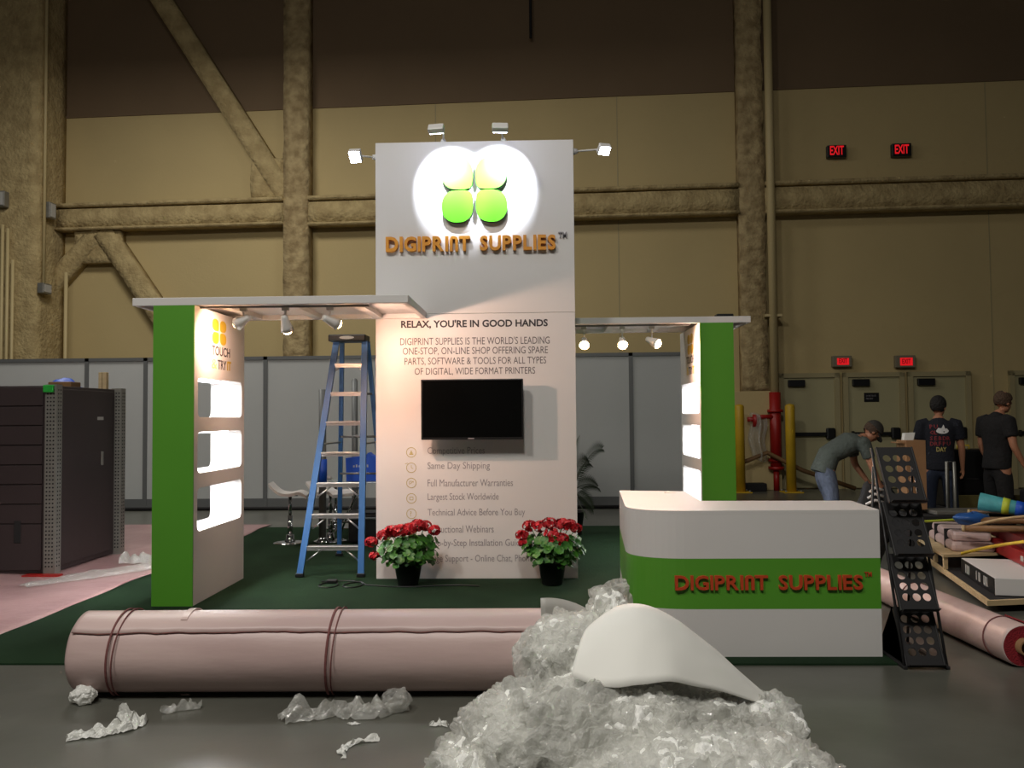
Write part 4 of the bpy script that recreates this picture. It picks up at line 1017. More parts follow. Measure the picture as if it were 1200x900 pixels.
# ------------------------------------------------------------------ palm behind the tower
t = thing('potted_palm', 'dark potted palm half hidden behind the right edge of tower', 'potted plant', (0.42, 11.2, 0.012))
MB().lathe([(0, 0), (0.13, 0), (0.17, 0.28), (0.18, 0.28), (0.18, 0.3), (0.16, 0.3), (0.15, 0.26), (0, 0.26)], (0.42, 11.2, 0.012), 28).build('pot', M['black'], t)
MB().tube([(0.42, 11.2, 0.26), (0.43, 11.2, 0.5), (0.42, 11.2, 0.62)], [0.04, 0.03, 0.02], 8).build('trunk', M['brownwood'], t)
rnd = random.Random(4)
for (dx, dy, z1, droop) in ((0.40, -0.05, 1.14, 0.02), (0.33, -0.2, 0.74, 0.10), (0.29, 0.1, 0.52, 0.2), (0.22, -0.3, 1.0, 0.05), (-0.4, -0.1, 0.95, 0.08), (-0.3, 0.25, 0.8, 0.1), (0.08, 0.35, 1.2, 0.02), (0.18, -0.25, 0.45, 0.2)):
    b = MB(); p0 = Vector((0.42, 11.2, 0.55)); p1 = Vector((0.42+dx*0.6, 11.2+dy*0.6, z1)); p2 = Vector((0.42+dx, 11.2+dy, z1-droop))
    pts = [(1-u)**2*p0+2*u*(1-u)*p1+u*u*p2 for u in (i/14 for i in range(15))]
    pts = [pts[i//2] if i % 2 == 0 else pts[i//2].lerp(pts[i//2+1], 0.5) for i in range(29)]
    b.tube(pts, [0.008-0.0002*i for i in range(29)], 5)
    for i in range(6, 29):
        d = (pts[i]-pts[i-1]).normalized(); sd = d.cross(Vector((0, 0, 1))).normalized()
        for sg in (-1, 1):
            L_ = 0.2*math.sin(PI*(0.25+0.65*i/29)); tip = pts[i]+(sd*sg*0.45+d*0.6+Vector((0, 0, 0.62*sg)))*L_
            w_ = d*0.007; mid = pts[i].lerp(tip, 0.45)+Vector((0, 0, 0.012))
            b.poly([pts[i]-w_*0.4, mid-w_, tip, mid+w_, pts[i]+w_*0.4])
    b.build('frond', M['palm'], t, fix=False)
# ------------------------------------------------------------------ literature rack beside the counter
t = thing('brochure_rack', 'black zigzag brochure rack with punched round holes right of the counter', 'rack', (2.36, 5.5, 0))
# each leaf leans back: bottom front edge, top rear edge
leaves = [((5.50, 0.985), (5.70, 1.325)), ((5.43, 0.66), (5.62, 0.975)), ((5.37, 0.335), (5.55, 0.655)), ((5.31, 0.015), (5.48, 0.335))]
RX0, RX1 = 2.228, 2.442
for (yb, zb), (yt, zt) in leaves:
    L = math.hypot(yt-yb, zt-zb); y = Vector((0, (yt-yb)/L, (zt-zb)/L)); x = Vector((1, 0, 0)); n = x.cross(y)
    mx = Matrix((x, y, n)).transposed().to_4x4(); mx.translation = Vector((RX0, yb, zb))
    W_ = RX1-RX0; holes = []
    for r in range(4):
        for c in range(3): 
            cx, cy = 0.044+c*0.063, 0.075+r*(L-0.12)/3.6+0.01
            holes.append([(cx+0.025*math.cos(2*PI*i/24), cy+0.025*math.sin(2*PI*i/24)) for i in range(24)])
    me = holed_mesh([(0, 0), (W_, 0), (W_, L), (0, L)], holes, 0.004)
    lf = MB(mx).addmesh(me).build('punched_shelf', M['rackm'], t)
    MB(mx).box(-0.004, W_+0.004, -0.006, 0.002, 0.0, 0.028).box(-0.004, W_+0.004, -0.004, 0.0, 0.028, 0.05).build('lip', M['rackm'], lf)
    MB(mx).box(-0.012, -0.001, 0, L, -0.012, 0.012, 0.002).build('side_bar', M['rackm'], lf); MB(mx).box(W_+0.001, W_+0.012, 0, L, -0.012, 0.012, 0.002).build('side_bar', M['rackm'], lf)
for x in (RX0-0.02, RX1+0.02):
    MB().tube([(x, 5.31, 0.012), (x, 5.74, 1.32)], 0.009, 6).build('frame_rod', M['rackm'], t)
    MB().tube([(x, 5.72, 1.2), (x, 5.86, 0.012)], 0.009, 6).build('support_leg', M['rackm'], t)
    MB().box(x-0.012, x+0.012, 5.29, 5.9, 0.0005, 0.02, 0.003).build('foot_bar', M['rackm'], t)
MB().tube([(RX0-0.02, 5.85, 0.06), (RX1+0.02, 5.85, 0.06)], 0.008, 6).build('cross_rod', M['rackm'], t)
b = MB().poly([(RX0-0.004, 5.33, 0.02), (RX0-0.004, 5.75, 0.02), (RX0-0.004, 5.52, 0.33)]); bmesh.ops.solidify(b.bm, geom=b.bm.faces[:], thickness=0.006)
b.build('side_gusset', M['rackm'], t)
# ------------------------------------------------------------------ smaller carpet roll at right
t = thing('carpet_roll', 'smaller pink carpet roll with red end and cardboard core, behind the rack', 'carpet roll', (2.9, 6.3, 0))
Q0, Q1 = Vector((2.93, 5.33, 0.131)), Vector((3.03, 8.0, 0.131))
Q1 = Vector((2.80, 7.9, 0.131))
body, dq, sq, uq = wavy_roll('rolled_carpet', Q0, Q1, 0.128, M['pink'], M['redcarpet'], t, 0.05, 9, 44, 60, 0.03)
b = MB(); n = 28
p0, p1 = Q0-dq*0.05, Q0+dq*0.28
o_, i_ = [], []
for p in (p0, p1):
    o_.append([b.bm.verts.new(p+0.0495*(math.cos(2*PI*k/n)*sq+math.sin(2*PI*k/n)*uq)) for k in range(n)])
    i_.append([b.bm.verts.new(p+0.040*(math.cos(2*PI*k/n)*sq+math.sin(2*PI*k/n)*uq)) for k in range(n)])
for k in range(n):
    k2 = (k+1) % n
    b.bm.faces.new((o_[0][k], o_[0][k2], o_[1][k2], o_[1][k])).smooth = True
    b.bm.faces.new((i_[0][k], i_[0][k2], i_[1][k2], i_[1][k])).smooth = True
    b.bm.faces.new((o_[0][k], o_[0][k2], i_[0][k2], i_[0][k])); b.bm.faces.new((o_[1][k], o_[1][k2], i_[1][k2], i_[1][k]))
b.build('cardboard_core', M['card'], t)
band(0.2, 0.008, 0.13, M['string'], 'binding_string', t, 0, 360, Q0, dq, sq, uq, 0.012)
band(1.3, 0.008, 0.13, M['string'], 'binding_string', t, 0, 360, Q0, dq, sq, uq, 0.012)
def flapq(u, v): 
    a = R(75)-R(75)*v; rr = 0.133+0.05*v*v
    return Q0+dq*(0.02+0.22*u)+rr*(math.cos(a)*sq+math.sin(a)*uq)
sheet('loose_flap', flapq, 8, 8, M['redcarpet'], 0.008, t)
tag(MB().prism([(3.055, 0.10), (3.09, 0.09), (3.12, 0.2), (3.07, 0.22)], 5.2, 5.3, 'XZ').box(3.075, 3.105, 5.22, 5.28, 0.0, 0.095).build('blue_clip', M['bluebag']), 'small blue piece at the right frame edge beside the roll end', 'clip')
# ------------------------------------------------------------------ low cart with boxes, straps and tubes
N0 = Vector((3.447, 6.744, 0)); AD = Vector((0.2120, 0.9773, 0)); BD = Vector((0.985, 0.17, 0)).normalized()
def dolly_pt(a, b, z): p = N0+AD*a+BD*b; return (p.x, p.y, z)
t = thing('platform_cart', 'low wooden platform cart with pale edges at the right frame edge', 'cart', dolly_pt(1.4, 0.9, 0))
def slab(nm, a0, a1, b0, b1, z0, z1, m, parent=t):
    return MB().prism([dolly_pt(a0, b0, 0)[:2], dolly_pt(a0, b1, 0)[:2], dolly_pt(a1, b1, 0)[:2], dolly_pt(a1, b0, 0)[:2]], z0, z1).build(nm, m, parent)
slab('platform', 0.03, 2.6, 0.03, 2.0, 0.062, 0.095, M['hole'])
slab('edge_strip', 0.0, 0.03, 0, 2.0, 0.06, 0.1, M['wood']); slab('edge_strip', 0.03, 2.6, 0, 0.03, 0.06, 0.1, M['wood'])
slab('deck', 1.35, 2.6, 0.0, 2.0, 0.215, 0.24, M['wood'])
for a in (1.37, 1.75, 2.1, 2.5): slab('post', a, a+0.05, 0.01, 0.05, 0.1, 0.215, M['wood'])
for (a, b_) in ((0.3, 0.2), (1.9, 0.1), (2.4, 0.2), (0.3, 1.7), (2.4, 1.7)):
    p = dolly_pt(a, b_, 0); MB().cyl((p[0]-0.02, p[1], 0.03), (p[0]+0.02, p[1], 0.03), 0.03, seg=14).build('caster', M['wood'], t)
def obox(nm, a0, a1, b0, b1, z0, z1, m, parent, bev=0.006):
    """box laid along the cart"""
    mx = Matrix((AD, Vector((AD.y, -AD.x, 0)), Vector((0, 0, -1)))).transposed().to_4x4()
    L_ = MB(); L_.box(a0, a1, b0, b1, z0, z1, bev)
    x, y = AD, Vector((AD.y, -AD.x, 0))
    for v in L_.bm.verts:
        c = v.co.copy(); q = N0+x*c.x+y*c.y; v.co = Vector((q.x, q.y, c.z))
    return L_.build(nm, m, parent)
def cart_pt(a, b_, z): q = N0+AD*a+Vector((AD.y, -AD.x, 0))*b_; return Vector((q.x, q.y, z))
YD = Vector((AD.y, -AD.x, 0))
t = thing('white_carton', 'long white carton with black printed end at the near corner of cart', 'box', cart_pt(0.7, 0.6, 0.1))
obox('carton_body', 0.23, 1.22, 0.12, 1.5, 0.1, 0.235, M['white'], t, 0.004)
blk = obox('black_end', 0.235, 1.215, 0.116, 0.1195, 0.103, 0.232, M['black'], t, 0)
for k, (a, w_) in enumerate(((0.42, 0.1), (0.62, 0.05), (0.72, 0.02), (0.95, 0.12))):
    for q in range(3): obox('white_bar_print', a+q*w_*0.4, a+q*w_*0.4+w_*0.22, 0.114, 0.1158, 0.13, 0.205, M['greyl'], blk, 0)
for k, (a, b_, n) in enumerate(((0.45, 0.5, 5), (0.75, 0.75, 5))):
    for q in range(n): obox('top_print', a, a+0.03, b_+q*0.045, b_+q*0.045+0.03, 0.2352, 0.2362, M['ink'], t, 0)
t = thing('red_carton', 'red carton with white lettering lying on the white carton, lower of two red', 'box', cart_pt(0.8, 0.9, 0.24), 0, 'red cartons')
obox('carton_body', 0.3, 1.75, 0.5, 1.5, 0.2405, 0.36, M['redbox'], t)
for q, w_ in enumerate((0.07, 0.05, 0.06, 0.04)): obox('white_print', 0.8-q*0.075, 0.8-q*0.075+w_, 0.497, 0.4995, 0.28, 0.325, M['greyl'], t, 0)
t = thing('red_carton', 'dark red carton with black and white labels, upper of two red on cart', 'box', cart_pt(0.9, 0.9, 0.36), 0, 'red cartons')
obox('carton_body', 0.25, 1.9, 0.55, 1.5, 0.3605, 0.46, mat('deep_red_box', (96, 20, 22), 0.4), t)
obox('black_side_label', 0.3, 0.85, 0.547, 0.5495, 0.365, 0.455, M['black'], t, 0)
for q in range(8): obox('white_print', 0.32+q*0.06, 0.36+q*0.06, 0.545, 0.5465, 0.39, 0.43, M['greyl'], t, 0)
t = thing('white_label_box', 'flat box with white printed label on top of the red cartons', 'box', cart_pt(0.75, 1.0, 0.46))
obox('box_body', 0.3, 1.0, 0.62, 1.3, 0.4605, 0.52, M['black'], t)
obox('paper_label', 0.35, 0.55, 0.617, 0.6195, 0.465, 0.515, M['greyl'], t, 0); obox('paper_label', 0.65, 0.92, 0.617, 0.6195, 0.465, 0.515, M['greyl'], t, 0)
t = thing('wrapped_bundle', 'pink wrapped bundle on the back of the cart behind yellow strap', 'bundle', cart_pt(2.3, 0.3, 0.24))
obox('bundle_body', 1.55, 2.5, 0.12, 0.5, 0.2405, 0.33, M['pink'], t, 0.03); obox('bundle_top', 1.6, 2.45, 0.14, 0.48, 0.331, 0.42, M['pink'], t, 0.03)
for a in (1.8, 2.2): obox('dark_band', a, a+0.02, 0.115, 0.505, 0.2402, 0.425, M['hole'], t, 0.004)
lab = ['lowest of four brown tubes lying on the red cartons', 'second lowest of four brown tubes lying across the cart', 'second highest of four brown tubes lying across the cart', 'topmost of four brown tubes lying across the cart']
for k in range(4):
    a = 1.05+0.17*k; z = 0.50+0.035*(k % 2)+0.02*k
    t = thing('brown_tube', lab[k], 'tube', cart_pt(a, 1, z), 0, 'brown tubes on the cart')
    q0, q1 = cart_pt(a+0.35, 0.18+0.06*k, z-0.02), cart_pt(a-0.15, 1.7, z+0.06)
    MB().cyl(q0, q1, 0.03, seg=14).build('tube_body', M['brownwood'], t)
    MB().cyl(q0-(q1-q0).normalized()*0.004, q0+(q1-q0).normalized()*0.02, 0.0315, seg=14).build('pale_end', M['wood'], t)
def strap(label, pts, w_, m):
    P = [Vector(p) for p in pts]
    def fn(u, v):
        x = u*(len(P)-1); i = min(int(x), len(P)-2); f = x-i
        p0, p1, p2, p3 = P[max(i-1, 0)], P[i], P[i+1], P[min(i+2, len(P)-1)]
        c = 0.5*((2*p1)+(p2-p0)*f+(2*p0-5*p1+4*p2-p3)*f*f+(3*p1-p0-3*p2+p3)*f**3)
        dr = (p2-p1).normalized(); n = Vector((0, 0, 1)) if abs(dr.z) < 0.8 else Vector((1, 0, 0)); n = (n-dr*n.dot(dr)).normalized()
        n = (n*0.8+Vector((0, -0.6, 0))).normalized()
        return c+n*(v-0.5)*w_
    return tag(sheet('webbing_strap', fn, 40, 3, m, 0.003), label, 'strap', 'webbing straps on the cart')
strap('yellow webbing strap crossing the red cartons and ending on the deck', [cart_pt(1.28, 0.13, 0.262), cart_pt(1.2, 0.3, 0.33), cart_pt(1.05, 0.48, 0.40), cart_pt(0.7, 0.545, 0.48), cart_pt(0.5, 0.6, 0.56), cart_pt(0.3, 0.9, 0.58)], 0.035, M['yel'])
strap('pale tan strap looped over the brown tubes', [cart_pt(1.5, 0.2, 0.46), cart_pt(1.4, 0.32, 0.52), cart_pt(1.2, 0.5, 0.6), cart_pt(1.0, 0.8, 0.66), cart_pt(0.9, 1.2, 0.68)], 0.035, M['wood'])
strap('narrow lime strap along the back edge of the pink bundle', [cart_pt(2.3, 0.02, 0.43), cart_pt(2.25, 0.2, 0.45), cart_pt(2.2, 0.45, 0.48)], 0.03, M['lime'])
strap('bright yellow strap end hanging at the right frame edge', [cart_pt(0.55, 0.75, 0.6), cart_pt(0.4, 0.95, 0.62), cart_pt(0.3, 1.2, 0.55)], 0.04, M['lime'])
def bbag(u, v):
    a = 2*PI*u; ph = PI*(v-0.5); k = 1+0.25*noise.noise(Vector((math.cos(a)*1.5, math.sin(a)*1.5, v*4)))
    return Vector((4.10, 8.25, 0.545))+Vector((0.17*math.cos(a)*math.cos(ph)*k, 0.12*math.sin(a)*math.cos(ph)*k, 0.065*math.sin(ph)*k))
tag(sheet('blue_bag', bbag, 26, 14, mat('blue_nylon', (36, 84, 150), 0.4), 0.002), 'crumpled blue bag lying on the pink bundle and tubes', 'bag')
t = thing('rolled_mat', 'teal rolled mat lying tilted on top of the cart load', 'mat', (4.4, 8.3, 0.6))
m0, m1 = Vector((4.22, 8.35, 0.70)), Vector((4.68, 8.05, 0.615))
MB().cyl(m0, m1, 0.085, 0.05, seg=24).build('mat_body', M['teal'], t)
MB().cyl(m0.lerp(m1, .35), m0.lerp(m1, .46), 0.077, 0.073, seg=24).build('lime_band', M['lime'], t)
MB().cyl(m0.lerp(m1, .55), m0.lerp(m1, .7), 0.07, 0.065, seg=24).build('navy_band', M['bluebag'], t)
tag(MB().box(4.3, 4.75, 8.35, 8.7, 0.5, 0.585, 0.03).build('dark_bag', M['black']), 'dark bag under the teal mat on cart', 'bag')
# grey metal shelf ledge behind the rack
o = tag(MB().box(4.36, 5.1, 9.55, 9.9, 0.43, 0.47, 0.006).build('grey_board', M['galv']), 'grey metal board behind the cart load and rack', 'board')
# ------------------------------------------------------------------ work area at the back right
t = thing('hand_truck', 'grey upright hand truck standing right of the man in printed shirt', 'hand truck', (4.80, 10.15, 0))
MB().tube([(4.77, 10.15, 0.1), (4.77, 10.15, 0.98), (4.85, 10.15, 0.98), (4.85, 10.15, 0.1)], 0.022).build('frame', M['galv'], t)
MB().box(4.72, 4.9, 9.95, 10.15, 0.0, 0.02, 0.004).build('toe_plate', M['galv'], t)
MB().cyl((4.70, 10.2, 0.09), (4.73, 10.2, 0.09), 0.09).build('wheel', M['black'], t); MB().cyl((4.89, 10.2, 0.09), (4.92, 10.2, 0.09), 0.09).build('wheel', M['black'], t)
t = thing('flat_trolley', 'black flat trolley with yellow side board under the black hard case', 'trolley', (5.8, 11.2, 0))
MB().box(5.15, 6.4, 10.9, 11.6, 0.3, 0.36, 0.01).build('deck', M['hole'], t)
MB().box(5.15, 6.4, 10.87, 10.899, 0.30, 0.52, 0.005).build('yellow_side_board', mat('dull_yellow_board', (96, 86, 40), 0.7, vary=0.3, vscale=4), t)
for (x, y) in ((5.3, 11.0), (6.2, 11.0), (5.3, 11.5), (6.2, 11.5)): MB().cyl((x-0.03, y, 0.1), (x+0.03, y, 0.1), 0.1, seg=16).build('wheel', M['black'], t)
for (x, y) in ((5.3, 11.0), (6.2, 11.0), (5.3, 11.5), (6.2, 11.5)): MB().box(x-0.035, x+0.035, y-0.03, y+0.03, 0.19, 0.3).build('wheel_fork', M['hole'], t)
t = thing('hard_case', 'black hard case standing upright on the trolley behind printed-shirt man', 'case', (5.55, 11.2, 0.36))
MB().box(5.15, 5.79, 11.05, 11.35, 0.361, 1.085, 0.03).build('case_body', M['black'], t)
MB().box(5.15, 5.79, 11.04, 11.049, 0.70, 0.72).build('case_seam', M['hole'], t)
MB().tube([(5.4, 11.2, 1.085), (5.4, 11.2, 1.13), (5.55, 11.2, 1.13), (5.55, 11.2, 1.085)], 0.012).build('handle', M['yel'], t)
tag(MB().box(4.06, 4.64, 9.5, 10.1, 0, 0.425, 0.01).build('dark_crate', M['hole']), 'dark crate standing behind the brochure rack', 'crate')
t = thing('cardboard_box', 'brown cardboard box behind the top of brochure rack', 'box', (4.25, 9.85, 0.47))
MB().box(4.12, 4.34, 9.72, 9.98, 0.471, 1.245, 0.005).build('box_body', M['card'], t)
MB().box(4.05, 4.119, 9.74, 9.96, 1.21, 1.225, 0.002).build('open_flap', M['card'], t)
tag(MB().prism([(4.14, 1.246), (4.24, 1.246), (4.26, 1.33), (4.15, 1.325)], 9.8, 9.88, 'XZ').build('paper_bag', M['paper']), 'small white paper bag standing on the brown cardboard box', 'bag')
t = thing('striped_bag', 'black and white striped bag on floor left of brochure rack', 'bag', (3.35, 8.6, 0))
def lumpy(nm, c, rad, seed, m, parent, amp=0.12):
    b2 = bmesh.new(); bmesh.ops.create_icosphere(b2, subdivisions=4, radius=1)
    for v in b2.verts:
        n = v.co.normalized(); k = 1+amp*noise.noise(n*2.2+Vector((seed, seed*2, 0)))+amp*0.5*noise.noise(n*6+Vector((seed, 0, 0)))
        v.co = Vector((c[0]+n.x*rad[0]*k, c[1]+n.y*rad[1]*k, max(0.002, c[2]+n.z*rad[2]*k)))
    for f in b2.faces: f.smooth = True
    b = MB(); b._merge(b2); return b.build(nm, m, parent)
lumpy('bag_body', (3.3, 8.65, 0.42), (0.15, 0.16, 0.43), 3, M['hole'], t)
for k, z in enumerate((0.66, 0.72, 0.78)):
    MB().tube([(3.2+0.02*k, 8.5, z), (3.28, 8.47, z+0.045), (3.37, 8.5, z+0.02)], 0.013).build('white_stripe', M['white'], t)
# things at the foot of the wall by the pipe
def plast(u, v): return (4.28+0.34*u+0.03*math.sin(v*9), 17.45+0.12*math.sin(u*9)+0.05*math.sin(v*5+u*3), 1.55-0.95*v+0.04*math.sin(u*6))
tag(sheet('hanging_plastic', plast, 26, 14, M['scrap'], 0.003), 'cloudy plastic sheet hanging from the red pipe valve', 'plastic sheet')
tag(MB().tube([(3.45, 17.36, 0.42), (4.2, 17.36, 0.62), (4.6, 17.36, 0.78), (5.3, 17.34, 0.42), (6.3, 17.25, 0.06)], 0.045).build('brown_hose', M['brownwood']), 'brown hose sagging between the bollards and down to the floor', 'hose')
tag(MB().tube([(3.55, 17.28, 0.5), (3.58, 17.28, 1.05), (3.62, 17.3, 1.1)], 0.02).build('short_rod', M['hole']), 'thin dark rod standing beside the left bollard', 'rod')
tag(MB().box(3.4, 4.6, 17.4, 17.68, 0, 0.16, 0.02).build('dark_plinth', M['hole']), 'low dark plinth on the floor behind the bollards', 'plinth')
t = thing('cable_heap', 'pale tangled cable bundle at the right edge beside black-dressed man', 'cable', (6.3, 10.6, 0))
MB().box(5.95, 6.7, 10.4, 10.82, 0, 0.6, 0.03).build('black_tub', M['hole'], t)
lumpy('pale_bundle', (6.1, 10.6, 0.68), (0.1, 0.09, 0.09), 6, M['greyl'], t, 0.4)

# ------------------------------------------------------------------ people
def skinned(nodes, edges, root, sub=2):
    """skin-modifier surface over a skeleton: nodes name -> (x, y, z, radius[, radius2])"""
    me = bpy.data.meshes.new('sk'); bm = bmesh.new(); ly = bm.verts.layers.skin.verify(); V = {}
    for k, n in nodes.items():
        v = bm.verts.new(n[:3]); V[k] = v
        v[ly].radius = (n[3], n[4] if len(n) > 4 else n[3]); v[ly].use_root = (k == root)
    for a, b in edges: bm.edges.new((V[a], V[b]))
    bm.to_mesh(me); bm.free()
    o = bpy.data.objects.new('sk', me); C.objects.link(o)
    s = o.modifiers.new('s', 'SKIN'); s.use_smooth_shade = True
    u = o.modifiers.new('u', 'SUBSURF'); u.levels = sub; u.render_levels = sub
    r = eval_mesh(o); bpy.data.objects.remove(o); return r
def ball_mesh(c, r, sub=3, m=None):
    b = MB(); b.ball((0, 0, 0), r, sub); b.bm.transform((m or Matrix()) @ Matrix.Translation(c)); me = bpy.data.meshes.new('b'); b.bm.to_mesh(me); b.bm.free(); return me
def head_parts(hm):
    """head in its own frame (origin at the base of the skull, +Y face, +Z crown) placed by hm"""
    P = []
    P.append(ball_mesh(Vector((0, -0.008, 0.125)), (0.076, 0.094, 0.098), 3, hm))      # cranium
    P.append(ball_mesh(Vector((0, 0.028, 0.065)), (0.062, 0.066, 0.082), 3, hm))       # face
    P.append(ball_mesh(Vector((0, 0.058, 0.012)), (0.036, 0.034, 0.028), 2, hm))       # chin
    P.append(ball_mesh(Vector((0, 0.100, 0.073)), (0.013, 0.018, 0.024), 2, hm))       # nose
    P.append(ball_mesh(Vector((0, 0.084, 0.112)), (0.052, 0.012, 0.012), 2, hm))       # brow
    P.append(ball_mesh(Vector((0, 0.090, 0.037)), (0.024, 0.010, 0.010), 2, hm))       # lips
    for s in (-1, 1): P.append(ball_mesh(Vector((s*0.078, -0.004, 0.082)), (0.010, 0.022, 0.032), 2, hm))
    return P
def loft_mesh(st, xd, seg=28):
    """closed trunk through elliptical sections (centre, half width along xd, half depth)"""
    b = MB(); rings = []; n = len(st)
    for i, (c, rx, ry) in enumerate(st):
        d = (st[min(i+1, n-1)][0]-st[max(i-1, 0)][0]).normalized(); x = (xd-d*xd.dot(d)).normalized(); y = d.cross(x)
        rings.append([b.bm.verts.new(c+x*rx*math.cos(a)+y*ry*math.sin(a)) for a in (2*PI*k/seg for k in range(seg))])
    for A, B in zip(rings, rings[1:]):
        for k in range(seg): b.bm.faces.new((A[k], A[(k+1) % seg], B[(k+1) % seg], B[k]))
    b.bm.faces.new(rings[0][::-1]); b.bm.faces.new(rings[-1])
    bmesh.ops.recalc_face_normals(b.bm, faces=b.bm.faces)
    me = bpy.data.meshes.new('l'); b.bm.to_mesh(me); b.bm.free(); return me
def tube_mesh(pts, r):
    b = MB().tube(pts, r, 18); bmesh.ops.recalc_face_normals(b.bm, faces=b.bm.faces)
    me = bpy.data.meshes.new('l'); b.bm.to_mesh(me); b.bm.free(); return me
def hand_nodes(prefix, wrist, dirv, palm_n, N, E, curl=0.35, side=1):
    """palm, four fingers and a thumb rooted at the wrist node"""
    d = Vector(dirv).normalized(); n = Vector(palm_n); n = (n-d*n.dot(d)).normalized(); x = d.cross(n)*side
    w_ = Vector(wrist)
    def add(k, p, r): N[prefix+k] = (p.x, p.y, p.z, r, r*0.8)
    add('palm', w_+d*0.05, 0.026); E.append((prefix+'wrist', prefix+'palm'))
    for i, (o, L) in enumerate(((-0.032, 0.068), (-0.011, 0.077), (0.011, 0.072), (0.032, 0.056))):
        a = w_+d*0.088+x*o; dd = d
        add('k%d' % i, a, 0.0105); E.append((prefix+'palm', prefix+'k%d' % i)); prev = 'k%d' % i; p = a
        for j, f in enumerate((0.45, 0.32, 0.23)):
            dd = (dd*math.cos(curl)+n*math.sin(curl)).normalized(); p = p+dd*L*f
            nn = 'f%d%d' % (i, j); add(nn, p, 0.0092-0.0006*j); E.append((prefix+prev, prefix+nn)); prev = nn
            n2 = (n*math.cos(curl)-d*math.sin(curl)); 
    a = w_+d*0.035-x*0.03; add('t0', a, 0.0125); E.append((prefix+'palm', prefix+'t0'))
    b_ = a+d*0.03-x*0.02+n*0.012; add('t1', b_, 0.011); E.append((prefix+'t0', prefix+'t1'))
    c_ = b_+d*0.026-x*0.004+n*0.012; add('t2', c_, 0.0095); E.append((prefix+'t1', prefix+'t2'))
def person(label, loc, rz, J, hm, shirt, pants, hair_fn, hair_mat, sleeves=0.55, hem=-0.07, palms=None):
    """J: joint name -> position in the person's own frame (feet on z = 0, +Y ahead)"""
    t = thing('person', label, 'person', loc, rz); W_ = WM[t.name]
    def V(k): return Vector(J[k])
    N, E = {}, []
    def nd(k, p, r, r2=None): N[k] = (p[0], p[1], p[2], r, r2 or r)
    hip = (V('hipL')+V('hipR'))/2
    nd('pelvis', hip, 0.13, 0.10); nd('waist', V('waist'), 0.125, 0.095); nd('chest', V('chest'), 0.145, 0.105); nd('neckb', V('neck'), 0.062); nd('neck', V('skull'), 0.055)
    E += [('pelvis', 'waist'), ('waist', 'chest'), ('chest', 'neckb'), ('neckb', 'neck')]
    for s in 'LR':
        nd('sh'+s, V('sh'+s), 0.062); nd('el'+s, V('el'+s), 0.043); nd('hip'+s, V('hip'+s)-Vector((0, 0, 0.04)), 0.092); nd('kn'+s, V('kn'+s), 0.06); nd('an'+s, V('an'+s), 0.042); nd('toe'+s, V('toe'+s), 0.036)
        nd(s+'wrist', V('wr'+s), 0.028, 0.024); nd('fa'+s, V('el'+s).lerp(V('wr'+s), 0.3), 0.041)
        E += [('chest', 'sh'+s), ('sh'+s, 'el'+s), ('el'+s, 'fa'+s), ('fa'+s, s+'wrist'), ('pelvis', 'hip'+s), ('hip'+s, 'kn'+s), ('kn'+s, 'an'+s), ('an'+s, 'toe'+s)]
        pn = (palms or {}).get(s, (1 if s == 'L' else -1, 0, 0))
        hand_nodes(s, V('wr'+s), V('wr'+s)-V('el'+s), pn, N, E, 0.3, 1 if s == 'L' else -1)
    body = fused([skinned(N, E, 'pelvis')]+head_parts(hm), 0.009, 2)
    MB(W_).addmesh(body).build('body', M['skin'], t, smooth=True)
    # shirt: a lofted trunk with two sleeve tubes, fused into one cloth
    up = (V('waist')-hip).normalized(); xd = (V('shR')-V('shL')).normalized()
    ch, nk = V('chest'), V('neck'); shm = (V('shL')+V('shR'))/2
    st = [(hip+up*hem, 0.168, 0.132), (hip+up*(hem+0.05), 0.17, 0.135), (V('waist'), 0.165, 0.128), (V('waist').lerp(ch, 0.5), 0.175, 0.132), (ch, 0.19, 0.135), (ch.lerp(shm, 0.7), 0.197, 0.12),
          (shm.lerp(nk, 0.25), 0.165, 0.095), (shm.lerp(nk, 0.65), 0.095, 0.078), (nk, 0.066, 0.066)]
    parts = [loft_mesh(st, xd)]
    for s in 'LR':
        sh, el = V('sh'+s), V('el'+s); d_ = (el-sh).normalized()
        parts.append(tube_mesh([sh.lerp(nk, 0.4), sh, sh.lerp(el, sleeves*0.5), sh.lerp(el, sleeves), sh.lerp(el, sleeves+0.08)], [0.06, 0.078, 0.076, 0.072, 0.07]))
    MB(W_).addmesh(fused(parts, 0.012, 3)).build('shirt', shirt, t, smooth=True)
    # trousers
    N, E = {}, []
    nd('belt', hip+up*0.09, 0.152, 0.118); nd('pelvis', hip-up*0.02, 0.16, 0.125); E.append(('belt', 'pelvis'))
    for s in 'LR':
        nd('hip'+s, V('hip'+s)-Vector((0, 0, 0.06)), 0.112); nd('kn'+s, V('kn'+s), 0.085); nd('an'+s, V('an'+s)+(V('kn'+s)-V('an'+s)).normalized()*0.03, 0.075)
        E += [('pelvis', 'hip'+s), ('hip'+s, 'kn'+s), ('kn'+s, 'an'+s)]
    MB(W_).addmesh(fused([skinned(N, E, 'pelvis')], 0.014, 3)).build('trousers', pants, t, smooth=True)
    for s in 'LR':
        d = (V('toe'+s)-V('an'+s)); d.z = 0; d.normalize(); c = V('an'+s)*0.45+V('toe'+s)*0.55; c.z = 0.048
        ang = math.atan2(d.y, d.x)-PI/2
        mm = W_ @ Matrix.Translation(c) @ Matrix.Rotation(ang, 4, 'Z')
        b2 = MB(mm); b2.ball((0, 0.02, 0), (0.052, 0.15, 0.05), 3)
        for v in b2.bm.verts: v.co.z = max(v.co.z, -0.045)
        b2.build('shoe', M['black'], t)
    hair_fn(W_ @ hm, t, hair_mat)
